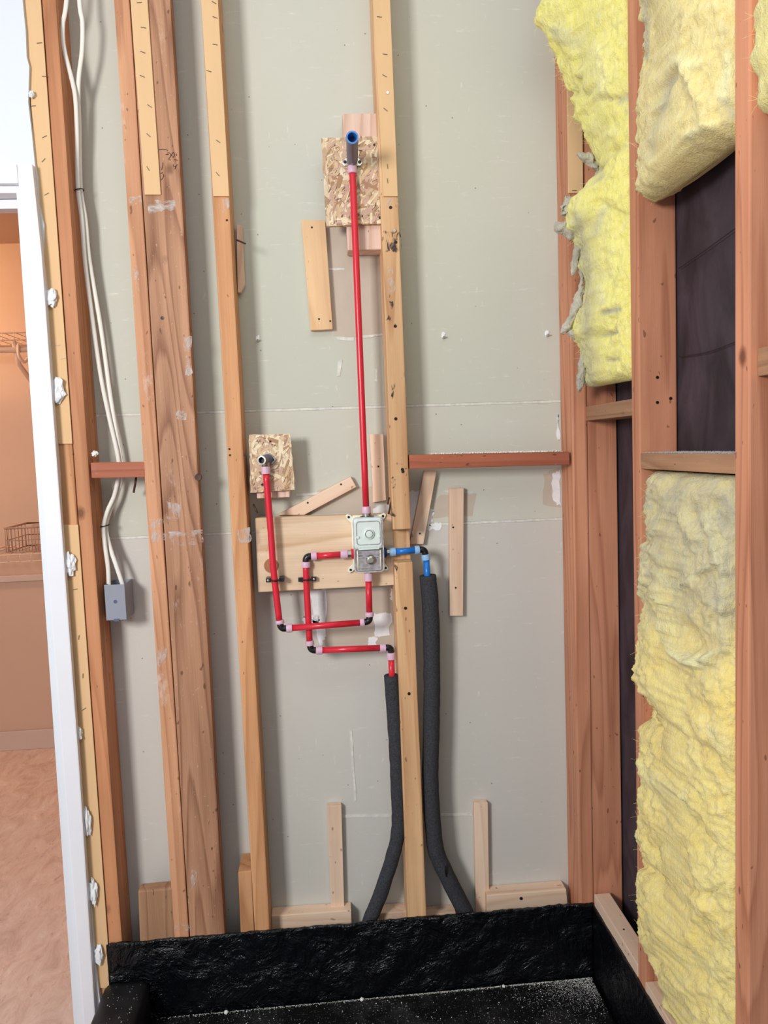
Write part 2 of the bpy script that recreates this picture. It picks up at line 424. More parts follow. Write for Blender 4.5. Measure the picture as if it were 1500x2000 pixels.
def sweep(pts, r, seg=14, ry=None, cap=True, inner=None):
    """tube along a path; r a radius or a function of 0..1"""
    vs, fs = [], []; N = len(pts); up = None
    for i, p in enumerate(pts):
        t = (pts[min(i + 1, N - 1)] - pts[max(i - 1, 0)]).normalized()
        if up is None: up = Vector((0, 1, 0)) if abs(t.y) < 0.9 else Vector((1, 0, 0))
        x = up.cross(t).normalized(); y = t.cross(x); up = y
        rr = r(i / max(1, N - 1)) if callable(r) else r
        for k in range(seg):
            a = 2 * math.pi * k / seg
            vs.append(p + x * (rr * math.cos(a)) + y * ((ry or rr) * math.sin(a)))
    for i in range(N - 1):
        for k in range(seg):
            a, b = i * seg + k, i * seg + (k + 1) % seg
            fs.append((a, b, b + seg, a + seg))
    if cap: fs += [tuple(range(seg - 1, -1, -1)), tuple((N - 1) * seg + k for k in range(seg))]
    return vs, fs
def tube(name, pts, r, mat, parent=None, seg=14, ry=None, smooth=True, cap=True):
    pts = [Vector(p) for p in pts]
    c = sum(pts, Vector()) / len(pts); M = Matrix.Translation(c)
    vs, fs = sweep(pts, r, seg, ry, cap)
    me = mesh_of(name, vs, fs, M, smooth)
    for p in me.polygons:
        if len(p.vertices) > 4: p.use_smooth = False
    return link(name, me, mat, M, parent)
def lathe(name, c, axis, prof, mat, parent=None, seg=20, caps=True):
    """profile of (distance along axis, radius) turned about the axis"""
    axis = Vector(axis).normalized(); u = axis.orthogonal().normalized(); v = axis.cross(u)
    vs, fs = [], []
    for d, r in prof:
        for k in range(seg):
            a = 2 * math.pi * k / seg
            vs.append(Vector(c) + axis * d + u * (r * math.cos(a)) + v * (r * math.sin(a)))
    n = len(prof)
    for i in range(n - 1):
        for k in range(seg):
            a, b = i * seg + k, i * seg + (k + 1) % seg
            fs.append((a, b, b + seg, a + seg))
    if caps: fs += [tuple(range(seg - 1, -1, -1)), tuple((n - 1) * seg + k for k in range(seg))]
    M = Matrix.Translation(Vector(c))
    return link(name, bevel(mesh_of(name, vs, fs, M), 0), mat, M, parent)
SCREW = {}
def screws(parent, pts, Y, r=0.003, mat='screw_dark', name='screw'):
    """screw or nail heads sunk in the face y = Y"""
    key = (r, mat)
    if key not in SCREW:
        vs, fs = [], []
        for k in range(8): a = k * math.pi / 4; vs.append((r * math.cos(a), 0.001, r * math.sin(a)))
        for k in range(8): a = k * math.pi / 4; vs.append((r * .85 * math.cos(a), -0.0009, r * .85 * math.sin(a)))
        fs = [tuple(range(7, -1, -1))[::-1], tuple(range(8, 16))] + [(k, (k + 1) % 8, 8 + (k + 1) % 8, 8 + k) for k in range(8)]
        me = mesh_of(name, vs, fs); me.materials.append(MT[mat]); SCREW[key] = bevel(me, 0)
    for px, py in pts: link(name, SCREW[key], mat, Matrix.Translation(aty(px, py, Y)), parent)
STAPLE = []
def staples(parent, pts, Y):
    if not STAPLE:
        me = bpy.data.meshes.new('staple'); bm = bmesh.new()
        bmesh.ops.create_cube(bm, size=1, matrix=Matrix.Diagonal((0.011, 0.0014, 0.0013, 1))); bm.to_mesh(me); bm.free()
        me.materials.append(MT['staple_steel']); STAPLE.append(me)
    for px, py, a in pts:
        link('staple', STAPLE[0], 'staple_steel', Matrix.Translation(aty(px, py, Y)) @ Matrix.Rotation(-math.radians(a), 4, 'Y'), parent)
def blob(name, c, size, mat, parent=None, sub=3, amp=0.35, freq=2.2, seed=0):
    """irregular lump"""
    bm = bmesh.new(); bmesh.ops.create_icosphere(bm, subdivisions=sub, radius=1)
    for v in bm.verts:
        k = 1 + amp * noise.fractal(v.co * freq + Vector((seed * 7.1, seed * 3.3, 0)), 0.8, 2.1, 4)
        v.co = Vector((v.co.x * size[0] * k, v.co.y * size[1] * k, v.co.z * size[2] * k))
    me = bpy.data.meshes.new(name); bm.to_mesh(me); bm.free()
    return link(name, me, mat, Matrix.Translation(Vector(c)), parent)

# ------------------------------------------------------------------ the setting
def sheet(name, o, u, v, nu, nv, nrm, th, disp, mat, parent=None, edge=None):
    """panel with an uneven face: o + u*s + v*t, face pushed along nrm by disp(s, t), th thick behind"""
    o, u, v, nrm = Vector(o), Vector(u), Vector(v), Vector(nrm).normalized()
    vs, fs = [], []
    for side in (0, 1):
        for j in range(nv + 1):
            for i in range(nu + 1):
                s, t = i / nu, j / nv
                p = o + u * s + v * t
                if edge: p = p + edge(s, t)
                vs.append(p + nrm * disp(s, t) if side == 0 else p - nrm * th)
    K = (nu + 1) * (nv + 1); ix = lambda i, j: j * (nu + 1) + i
    for j in range(nv):
        for i in range(nu):
            q = (ix(i, j), ix(i + 1, j), ix(i + 1, j + 1), ix(i, j + 1))
            fs.append(q); fs.append(tuple(K + k for k in q[::-1]))
    rim = [ix(i, 0) for i in range(nu)] + [ix(nu, j) for j in range(nv)] + [ix(i, nv) for i in range(nu, 0, -1)] + [ix(0, j) for j in range(nv, 0, -1)]
    for a, b in zip(rim, rim[1:] + rim[:1]): fs.append((b, a, K + a, K + b))
    M = Matrix.Translation(o)
    me = bevel(mesh_of(name, vs, fs, M), 0)
    me.polygons.foreach_set('use_smooth', [True] * len(me.polygons))
    return link(name, me, mat, M, parent)

fl = box('floor', (-3.0, -2.6, -0.03), (1.2, 2.05, 0.0), 'plywood_subfloor', bev=0)
tag(fl, 'bare tan plywood subfloor with smeared swirls', kind='structure')

# back wall: sheets of greenish drywall, their joints, and torn spots
wb = empty('wall_back', (0, 0, 0)); tag(wb, 'grey-green backside of drywall between the studs', kind='structure')
XL0 = -0.66
zA = lambda x: (lambda a, b: a.z + (b.z - a.z) * (x - a.x) / (b.x - a.x))(aty(190, 812, 0), aty(1090, 784, 0))
zB = lambda x: (lambda a, b: a.z + (b.z - a.z) * (x - a.x) / (b.x - a.x))(aty(217, 1052, 0), aty(1090, 1014, 0))
def wallpanel(f0, f1, mat, name, y0=0.0, th=0.0127):
    a, b = XL0, XR + 0.09
    f = [Vector((a, y0, f0(a))), Vector((b, y0, f0(b))), Vector((b, y0, f1(b))), Vector((a, y0, f1(a)))]
    return prism(name, f, [p + Vector((0, th, 0)) for p in f], mat, wb, 0.0012, Vector((0, 0, 1)))
g = 0.0032
wallpanel(lambda x: zA(x) + g, lambda x: TOP, 'green_drywall', 'drywall_sheet')
wallpanel(lambda x: zB(x) + g, lambda x: zA(x) - g, 'green_drywall', 'drywall_sheet')
wallpanel(lambda x: 0.0, lambda x: zB(x) - g, 'grey_drywall', 'drywall_sheet')
wallpanel(lambda x: zA(x) - g, lambda x: zA(x) + g, 'joint_white', 'joint_strip', -0.0004)
wallpanel(lambda x: zB(x) - g, lambda x: zB(x) + g, 'joint_white', 'joint_strip', -0.0004)
def ragged(pts, n=5, amp=2.2, seed=0):
    """outline with torn, uneven edges"""
    rr = random.Random(seed); out = []
    for i, (x, y) in enumerate(pts):
        x1, y1 = pts[(i + 1) % len(pts)]
        for k in range(n):
            t = k / n; out.append((x + (x1 - x) * t + rr.uniform(-amp, amp), y + (y1 - y) * t + rr.uniform(-amp, amp)))
    return out
def patch(pts, mat, Y=-0.0006, seed=0, n=5, amp=2.2, name='torn_patch'):
    return slab(name, ragged(pts, n, amp, seed), Y, 0.0005 - Y - 0.0006 + 0.0004, mat, wb, 0)
# paper torn to tan, then gypsum white on top of it
patch([(640, 445), (752, 440), (758, 655), (715, 662), (650, 655)], 'torn_paper', seed=1)
patch([(620, 1158), (770, 1150), (772, 1262), (640, 1268), (612, 1210)], 'torn_paper', seed=2)
patch([(840, 1012), (920, 1008), (930, 965), (860, 965), (845, 985)], 'torn_paper', seed=3)
patch([(1062, 925), (1093, 915), (1094, 990), (1060, 985)], 'torn_paper', seed=13)
patch([(620, 955), (730, 950), (735, 1000), (600, 1004)], 'torn_paper', seed=23)
for i, q in enumerate([
        [(728, 995), (768, 975), (772, 1050), (735, 1040)],
        [(797, 960), (826, 958), (815, 1055), (796, 1052)],
        [(836, 985), (848, 1000), (840, 1030), (830, 1020)],
        [(1078, 925), (1093, 918), (1094, 988), (1082, 978)],
        [(1087, 815), (1091, 808), (1093, 860), (1088, 858)],
        [(606, 1150), (636, 1150), (638, 1245), (625, 1262), (612, 1215)],
        [(590, 1203), (622, 1200), (625, 1222), (592, 1220)],
        [(728, 1198), (765, 1198), (760, 1240), (732, 1246)],
        [(718, 1247), (738, 1243), (735, 1262), (720, 1262)],
        [(764, 1150), (772, 1150), (772, 1180), (762, 1172)],
        [(838, 1024), (862, 1020), (860, 1034), (836, 1036)]]):
    patch(q, 'plaster', -0.0013, 30 + i, 6, 2.6)
for i, q in enumerate([
        [(655, 658), (692, 659), (692, 666), (660, 664)], [(700, 656), (752, 651), (752, 655), (702, 660)],
        [(640, 524), (673, 523), (673, 527), (640, 528)], [(578, 965), (640, 960), (640, 964), (578, 969)],
        [(683, 1427), (687, 1427), (697, 1565), (693, 1565)], [(668, 1592), (765, 1590), (765, 1595), (668, 1597)],
        [(852, 1589), (922, 1588), (922, 1593), (852, 1593)], [(733, 720), (738, 720), (738, 745), (732, 745)],
        [(660, 705), (668, 703), (664, 735), (658, 735)], [(868, 958), (925, 960), (925, 963), (868, 961)]]):
    patch(q, 'joint_white', -0.0012, 60 + i, 4, 0.9, 'scratch')

# white wall round the doorway, in front of the studs
YW = YF - 0.013
edge_pts = [(45, -260), (44, 0), (50, 60), (52, 110), (57, 130), (55, 200), (62, 260), (68, 320), (73, 345), (76, 400), (86, 440), (84, 500), (91, 560), (95, 640),
            (100, 700), (104, 760), (110, 850), (116, 930), (119, 1010), (126, 1080), (128, 1180), (136, 1260), (142, 1380), (150, 1450), (158, 1530), (166, 1620),
            (170, 1700), (180, 1790), (186, 1880), (196, 1960), (206, 2080)]
wl = slab('wall_left', [(-900, -260)] + edge_pts + [(150, 2080), (30, 345), (-900, 345)], YW, 0.0125, 'white_paint', bev=0)
tag(wl, 'white painted wall beside and above the doorway', kind='structure')
ws = empty('wall_right', (XR + 0.08, 0, 0)); tag(ws, 'black building felt behind the open right wall', kind='structure')
sheet('felt_sheet', (XR + 0.083, 0.0, 0.0), (0, -2.3, 0), (0, 0, TOP), 90, 110, (-1, 0, 0), 0.012,
      lambda s, t: 0.0022 * abs(noise.fractal(Vector((s * 14, t * 9 + s * 10, 3)), 0.9, 2.0, 3)), 'building_felt', ws)
# door casing and lining
YC = YW - 0.017
tr = slab('trim_1', [(33, 320), (63, 320), (82, 500), (155, 1500), (187, 2000), (192, 2080), (170, 2080), (163, 2000), (123, 1500), (45, 500)], YC, 0.0165, 'white_trim', bev=0.003, grain=Vector((0, 0, 1)))
tag(tr, 'white upright door casing along the doorway edge', kind='structure')
tr2 = slab('trim_2', [(-500, 322.5), (32.6, 320.2), (35.8, 358), (-500, 361)], YC, 0.0165, 'white_trim', bev=0.003)
tag(tr2, 'white head casing above the doorway', kind='structure')
hx = aty(20, 366, YW)
tr3 = box('trim_3', (-1.5, YW + 0.001, hx.z - 0.012), (aty(37, 366, YW).x + 0.012, 0.02, hx.z + 0.006), 'white_trim')
tag(tr3, 'white head lining inside the doorway', kind='structure')
tr4 = box('trim_4', (-1.5, -0.065, hx.z - 0.034), (aty(37, 366, YW).x + 0.012, -0.03, hx.z - 0.013), 'white_trim')
tag(tr4, 'white door stop strip under the head lining', kind='structure')
# closet behind the doorway
CY = 1.98
for nm, lo, hi, lab in (('wall_closet_far', (-3.0, CY, 0), (-0.6, CY + 0.05, 2.5), 'tan painted far wall of the closet'),
                        ('wall_closet_left', (-3.05, 0.02, 0), (-3.0, CY + 0.05, 2.5), 'tan painted left wall of the closet'),
                        ('wall_closet_right', (-0.62, 0.03, 0), (-0.57, CY, 2.5), 'tan painted right wall of the closet'),
                        ('ceiling', (-3.05, 0.02, 2.5), (-0.57, CY + 0.05, 2.55), 'tan ceiling of the closet')):
    tag(box(nm, lo, hi, 'closet_paint', bev=0), lab, kind='structure')
bb = box('baseboard_closet', (-3.0, CY - 0.014, 0.0), (-0.62, CY - 0.001, 0.10), 'closet_trim', bev=0.004)
tag(bb, 'pale baseboard along the closet wall', kind='structure')

# ------------------------------------------------------------------ framing timber
def S(name, L, Rr, mat, label, Y=YF, depth=0.0915, **k):
    o = stud(name, L, Rr, Y, depth, mat, **k); return tag(o, label, 'stud', 'wall studs')
S('wall_stud', (48, 0, 179, 1833), (79, 0, 209.5, 1833), 'wood_tan', 'trimmer stud right beside the white door casing, mostly covered by tan strips')
S('wall_stud', (80.5, 0, 211, 1833), (109, 0, 238, 1833), 'wood_orange', 'orange-brown stud with white cables running along its right side')
S('wall_stud', (222, 0, 340, 1833), (252.5, 0, 369.5, 1833), 'wood_brown_edge', 'narrow stud edge joined to the left of the wide scuffed timber')
S('wall_stud', (254, 0, 371, 1833), (333, 0, 439, 1825), 'wood_brown', 'wide scuffed brown timber with bold grain and a dark knot', depth=0.041)
s3 = S('wall_stud', (392, 0, 496, 1800), (426, 0, 526, 1800), 'wood_tan', 'tan stud at the left end of the valve board')
S('wall_stud', (1107, 150, 1131, 1740), (1138, 150, 1159, 1740), 'wood_red', 'corner stud at the right end of the drywall, with nail holes on its side')
# middle stud, notched where the blue pipe crosses it
zn0, zn1 = aty(790, 1096, YF).z, aty(790, 1037, YF).z
def middle():
    fl, fr = line_x((728, 0, 796.5, 1790), YF), line_x((762, 0, 833, 1790), YF)
    zs = [0.0 + 0.1 * i for i in range(28)]
    zs = sorted([z for z in zs if not zn0 - 0.02 < z < zn1 + 0.02] + [zn0 - .003, zn0, zn1, zn1 + .004, (zn0 + zn1) / 2, TOP])
    rings = []
    for z in zs:
        dy = 0.034 if zn0 <= z <= zn1 else 0.0
        j = lambda k: 0.0012 * noise.noise(Vector((k * 9, z * 4, k)))
        rings.append([(fl(z) + j(1), YF + dy + j(2), z), (fr(z) + j(3), YF + dy + j(4), z), (fr(z) + j(3), -0.0005, z), (fl(z) + j(1), -0.0005, z)])
    n = len(rings) - 1
    vs = [v for r in rings for v in r]; fs = [(3, 2, 1, 0), tuple(4 * n + k for k in range(4))]
    for i in range(n):
        for k in range(4): fs.append((4 * i + k, 4 * i + (k + 1) % 4, 4 * i + 4 + (k + 1) % 4, 4 * i + 4 + k))
    M = Matrix.Translation(((fl(1.4) + fr(1.4)) / 2, YF / 2, 0))
    return link('wall_stud', bevel(mesh_of('wall_stud', vs, fs, M), 0.003, 2, 0.7), 'wood_yellow', M)
s5 = tag(middle(), 'yellowish middle stud notched behind the blue pipe, between the two foam sleeves', 'stud', 'wall studs')
screws(s5, [(763, 405), (773, 473), (772, 637), (773, 818), (786, 917), (787, 921), (792, 1188), (799, 1355)], YF - 0.0006, 0.0042)
screws(s5, [(770, 450), (757, 181)], YF - 0.0052, 0.0042, 'screw_bright')
screws(s3, [(443, 430), (478, 889), (448, 877), (449, 889)], YF - 0.0006, 0.0028)
# right wall
o = box('wall_stud', (XR + 0.0005, -0.088, 0), (XR + 0.079, -0.047, TOP), 'wood_red', bev=0.003, grain=Vector((0, 0, 1)))
tag(o, 'reddish stud in the corner facing the room, beside the dark gap', 'stud', 'wall studs')
sa = box('wall_stud', (XR, YA, 0), (XR + 0.0795, YAF, TOP), 'wood_red', bev=0.003, grain=Vector((0, 0, 1)))
tag(sa, 'reddish right wall stud left of the black felt', 'stud', 'wall studs')
screws(sa, [(1284, 737), (1284, 786), (1310, 778)], YA - 0.0006, 0.0035)
o = box('wall_stud', (XR, YB, 0), (XR + 0.0795, YBF, TOP), 'wood_red', bev=0.003, grain=Vector((0, 0, 1)))
tag(o, 'nearest reddish stud along the right edge of the photo', 'stud', 'wall studs')

# blocks between the studs
def block(pts, Y, th, mat, label, name='wood_block', bev=0.002, cat='block', grain=None, grp='wood blocks'):
    return tag(slab(name, pts, Y, th, mat, None, bev, grain), label, cat, grp)
b1 = block([(176.5, 903.5), (283, 902), (284.5, 932), (178.5, 934)], YF + 0.0005, 0.04, 'wood_block_red', 'short red block between the left studs with white cables passing behind it')
b2 = block([(799, 888.5), (1112, 882), (1113, 908), (800, 916)], YF + 0.0005, 0.04, 'wood_block_red', 'long red crosspiece to the right of the middle stud with plaster crumbs on top')
def rblock(y0, y1, z0, z1, mat, label, x0=XR, x1=XR + 0.079):
    return tag(box('wood_block', (x0, y0, z0), (x1, y1, z1), mat, bev=0.002, grain=Vector((0, 1, 0))), label, 'block', 'wood blocks')
rblock(YAF + 0.001, -0.0885, 1.498, 1.533, 'wood_old', 'short brown block just under the left yellow insulation', XR + 0.001, XR + 0.078)
b4 = rblock(YBF + 0.001, YA - 0.001, 1.388, 1.420, 'wood_old', 'weathered block with a dusty top above the large lower insulation', XR + 0.001, XR + 0.078)
zk = atx(1480, 705, XR).z
rblock(YB - 0.40, YB - 0.001, zk - 0.021, zk + 0.021, 'wood_old', 'brown block cut off by the right edge of the photo', XR + 0.012, XR + 0.078)
# sill blocks along the pan
block([(530, 1789), (686, 1778), (688, 1840), (532, 1850)], -0.040, 0.0385, 'wood_pale', 'splintery pale block on the pan edge right of the tan stud')
block([(739, 1784), (796, 1780), (797, 1840), (741, 1845)], -0.042, 0.040, 'wood_pale', 'small pale block on the pan edge left of the middle stud')
block([(832, 1787), (890, 1781), (894, 1830), (834, 1836)], -0.038, 0.036, 'wood_pale', 'thin pale offcut on the pan edge right of the middle stud')
o = block([(951, 1749), (1106, 1737), (1112, 1800), (951, 1815)], -0.045, 0.0435, 'wood_pale', 'pale block on the pan edge reaching the right corner stud')
screws(o, [(1018, 1755)], -0.0458, 0.0045)
block([(269, 1740), (336, 1734), (341, 1846), (273, 1850)], YF - 0.0005, 0.034, 'wood_old', 'short upright block standing left of the wide scuffed timber', grain=Vector((0, 0, 1)), bev=0.005)
block([(465, 1703), (491, 1701), (497, 1832), (470.5, 1835)], YF - 0.0005, 0.088, 'wood_tan', 'short upright offcut showing end grain left of the tan stud', grain=Vector((0, 0, 1)))
o = rblock(YAF + 0.001, -0.100, 0.251, 0.287, 'wood_pale', 'pale sill block in the corner of the right wall', XR - 0.001, XR + 0.04)
link('screw', SCREW[(0.003, 'screw_dark')] if (0.003, 'screw_dark') in SCREW else SCREW[(0.0028, 'screw_dark')], None, Matrix.Translation((XR + 0.017, -0.25, 0.287)) @ Matrix.Rotation(math.pi / 2, 4, 'X').inverted(), o)
rblock(-0.95, YA - 0.001, 0.240, 0.276, 'wood_pale', 'pale sill block under the large lower insulation', XR - 0.001, XR + 0.04)

# loose slats fixed to the drywall
def slat(pts, label, th=0.0185, mat='wood_pale', scr=(), Y=None):
    Y = -th - 0.0013 if Y is None else Y
    o = tag(slab('wood_batten', pts, Y, th, mat, None, 0.0015), label, 'batten', 'battens on the drywall')
    screws(o, scr, Y - 0.0004, 0.0026)
slat([(588.5, 429), (635, 430), (650, 643), (607, 645)], 'wide pale slat left of the long red pipe', mat='wood_slat', scr=[(609, 444), (623, 623), (645, 627)])
slat([(462, 438), (473, 440), (478, 555), (470, 571), (464, 571)], 'thin slat end peeking out behind the tan stud with a nail through it')
slat([(722, 848), (748.5, 848), (754, 977), (728, 982), (728, 950)], 'short upright slat between the long red pipe and the middle stud', scr=[(739, 911)])
slat([(685, 931), (696, 951), (594, 1006), (540, 1006)], 'slanting slat leaning above the valve board', scr=[(666, 946), (601, 982)])
slat([(829, 918), (853, 919), (827, 1063), (800, 1063)], 'tilted slat under the long red crosspiece', scr=[(820, 1042)])
slat([(878, 954), (906, 953), (904.5, 1203), (878.5, 1203)], 'upright slat standing free right of the blue pipe', scr=[(885, 1030), (890, 1148)])
slat([(639, 1574), (667, 1573), (673, 1795), (647, 1795)], 'low upright slat left of the left foam sleeve')
slat([(926, 1568), (953, 1568), (956, 1790), (930, 1790)], 'low upright slat right of the right foam sleeve')

# paper furring strips on the stud faces
def strip(L, Rr, y0, y1, label, st, Y=YF):
    fl = lambda y: L[0] + (L[2] - L[0]) * (y - L[1]) / (L[3] - L[1]); fr = lambda y: Rr[0] + (Rr[2] - Rr[0]) * (y - Rr[1]) / (Rr[3] - Rr[1])
    o = slab('furring_strip', [(fl(y0), y0), (fr(y0), y0), (fr(y1), y1), (fl(y1), y1)], Y - 0.0046, 0.004, 'shim_card', None, 0.0008)
    tag(o, label, 'strip', 'tan furring strips'); staples(o, st, Y - 0.0052)
SL = ((46, 0, 177, 1833), (79.5, 0, 210, 1833))
strip(*SL, -200, 867, 'long tan strip beside the white casing, upper piece', [(77, 84, 5), (87, 149, 0), (65, 207, 5), (87, 267, 25), (85, 313, 45), (91, 379, 25), (112, 674, 0), (123, 700, 5)])
strip(*SL, 1025, 1930, 'long tan strip beside the white casing, lower piece', [(147, 1151, 5), (154, 1245, 80), (162, 1320, 85), (164, 1385, 30)])
strip((254.5, 0, 282.5, 380), (288, 0, 314, 380), -200, 380, 'tan strip on the wide scuffed timber', [(272, 5, 5), (280, 54, -10), (279, 102, -20), (278, 149, -25), (292, 207, -35), (290, 264, -45), (289, 329, -60)])
strip((392.5, 0, 416.5, 383), (425.5, 0, 447.5, 383), -200, 383, 'tan strip with a dark screw on the tan stud', [(418, 5, -30), (420, 34, -20), (420, 87, -10), (408, 139, -15), (426, 276, -35), (425, 340, -50)])
strip((728.5, 0, 749, 383), (762, 0, 777, 383), -200, 383, 'tan strip on the middle stud above the splintered wood', [(741, 33, -5), (752, 106, -10), (751, 148, -30), (753, 214, -40), (757, 325, -85), (757, 353, -85)])
strip((1108.5, 200, 1110, 377), (1137.5, 200, 1139, 377), -200, 377, 'tan strip on the corner stud beside the insulation', [(1122, 372, 0)])

# ------------------------------------------------------------------ shower pan
def fr(x, y, z=0.0, h=0.9, o=4): return noise.fractal(Vector((x, y, z)), h, 2.1, o)
pan = empty('shower_pan', (0.03, -0.8, 0)); tag(pan, 'glossy black tarred shower pan with upturned edges and dusty floor', 'shower pan')
ZT, ZP, PX0, PX1, PY1 = 0.262, 0.066, -0.581, XR - 0.004, -1.75
Lx = PX1 - PX0
sheet('back_upturn', (PX0, -0.0985, 0.004), (Lx, 0, 0), (0, 0, ZT - 0.004), 240, 40, (0, -1, 0), 0.0055,
      lambda s, t: 0.0035 * fr(s * 16, t * 3, 5) + 0.0025 * fr(s * 50, t * 9, 9), 'black_membrane', pan,
      lambda s, t: Vector((0, 0, (0.0035 * fr(s * 20, 1) + 0.002 * fr(s * 90, 4)) if t > 0.97 else 0)))
sheet('side_upturn', (PX1 - 0.003, -0.104, 0.004), (0, PY1 + 0.104, 0), (0, 0, ZT - 0.004), 160, 30, (-1, 0, 0), 0.0055,
      lambda s, t: 0.002 * fr(s * 16, t * 3, 15) + 0.001 * fr(s * 50, t * 9, 19), 'black_membrane', pan,
      lambda s, t: Vector((0, 0, -0.004 + (0.003 * fr(s * 30, 3) if t > 0.97 else 0))))
sheet('pan_floor', (PX0 + 0.10, PY1, ZP), (Lx - 0.108, 0, 0), (0, -0.106 - PY1, 0), 120, 120, (0, 0, 1), 0.05,
      lambda s, t: 0.0012 * fr(s * 9, t * 9, 25), 'dusty_membrane', pan)
cu = sheet('curb', (PX0 - 0.008, PY1, 0.166), (0.106, 0, 0), (0, -0.106 - PY1, 0), 14, 120, (0, 0, 1), 0.162,
      lambda s, t: 0.002 * fr(s * 3, t * 14, 35) - 0.012 * (abs(2 * s - 1) ** 6), 'matte_membrane', pan)
# crumbs of plaster on the pan
def crumbs(name, spots, mat, label, cat='debris', parent=None):
    vs, fs = [], []; rr = random.Random(5)
    for (x, y, z, r) in spots:
        b = len(vs); j = lambda: r * rr.uniform(0.6, 1.3)
        vs += [Vector((x + j(), y, z)), Vector((x - j(), y, z)), Vector((x, y + j(), z)), Vector((x, y - j(), z)), Vector((x, y, z + j())), Vector((x, y, z - r * 0.3))]
        for q in ((0, 2, 4), (2, 1, 4), (1, 3, 4), (3, 0, 4), (2, 0, 5), (1, 2, 5), (3, 1, 5), (0, 3, 5)): fs.append(tuple(b + k for k in q))
    M = Matrix.Translation(sum(vs, Vector()) / len(vs))
    o = link(name, mesh_of(name, vs, fs, M), mat, M, parent)
    return tag(o, label, cat if not parent else None, kind='stuff')
rr = random.Random(11); sp = []
for k in range(2600):                          # line of dust along the foot of the back upturn
    x = PX0 + 0.11 + (Lx - 0.12) * rr.random() ** .7; sp.append((x, -0.1075 - abs(rr.gauss(0, .003)), ZP + 0.0008, rr.choice((.0004, .0006, .0009))))
for k in range(1800):                          # drift in the right back corner
    sp.append((PX1 - .012 - abs(rr.gauss(0, .075)), -.112 - abs(rr.gauss(0, .045)), ZP + .0008, rr.choice((.0004, .0006, .0008))))
for k in range(2600):
    x = rr.uniform(PX0 + 0.12, PX1 - 0.02); y = -0.112 - 0.9 * rr.random() ** 1.6
    d = 0.35 + 0.8 * max(0, fr(x * 6, y * 6, 44)) + (1.0 if x > 0.42 else 0) + (0.6 if y > -0.118 else 0)
    if rr.random() < d * 0.7: sp.append((x, y, ZP + 0.001, rr.choice((0.0006, 0.0008, 0.001, 0.0016))))
for k in range(420):
    x = rr.uniform(PX0 + 0.01, PX0 + 0.09); y = -0.11 - 0.5 * rr.random()
    if rr.random() < 0.5: sp.append((x, y, 0.167, rr.choice((0.0006, 0.0009))))
crumbs('plaster_dust', sp, 'crumb_white', 'white plaster specks scattered over the black pan floor')
for i, (px, py, s_) in enumerate(((443, 1969, 0.005), (706, 1941, 0.005), (980, 1915, 0.004))):
    d = ray(px, py); c = CAM + d * ((ZP + s_ * .6 - CAM.z) / d.z)
    c.y = min(c.y, -0.112)
    tag(blob('plaster_crumb', c, (s_, s_, s_ * 0.8), 'crumb_white', seed=i + 3), ('white crumb at the left back edge of the pan floor', 'pale crumb at the middle of the pan\'s back edge', 'white crumb at the right part of the pan\'s back edge')[i], 'crumb', 'plaster crumbs on the pan')

# ------------------------------------------------------------------ boards for the plumbing
vb = slab('valve_board', [(498, 1012), (768.5, 1003), (770.5, 1143), (504, 1157)], -0.058, 0.036, 'wood_board', None, 0.0025)
tag(vb, 'broad pale board carrying the shower valve, with a round knot', 'board')
kc = aty(530, 1105, -0.0585)
lathe('knot', kc, (0, -1, 0), [(-0.001, 0.0185), (0.0006, 0.0175)], 'knot_rings', vb, 24)
sb = slab('backing_board', [(669, 222), (738, 221), (748, 487), (679, 489)], -0.060, 0.055, 'wood_pink', None, 0.0025)
tag(sb, 'pinkish board behind the upper strand board panel', 'board')
ob1 = slab('strand_board', ragged([(628, 270), (741, 265), (747.5, 436), (637, 442)], 9, 0.9, 4), -0.074, 0.0135, 'strand_board', None, 0.0006, Vector((0, 0, 1)))
tag(ob1, 'upper strand board panel holding the shower arm stub', 'board', 'strand board panels')
screws(ob1, [(731, 283), (707, 422), (742, 425)], -0.0746, 0.0034)
ob2 = slab('strand_board', ragged([(486, 849), (567, 847), (576, 956), (489, 963)], 9, 0.9, 6), -0.074, 0.0135, 'strand_board', None, 0.0006, Vector((0, 0, 1)))
tag(ob2, 'small strand board panel holding the tub spout fitting', 'board', 'strand board panels')
screws(ob2, [(528, 862), (533, 899), (512, 946)], -0.0746, 0.0034)
bb2 = slab('backing_board', [(497, 880), (563, 878), (566, 971), (502, 974)], -0.060, 0.055, 'wood_pink', None, 0.0025)
tag(bb2, 'board stub behind the small strand board panel', 'board')

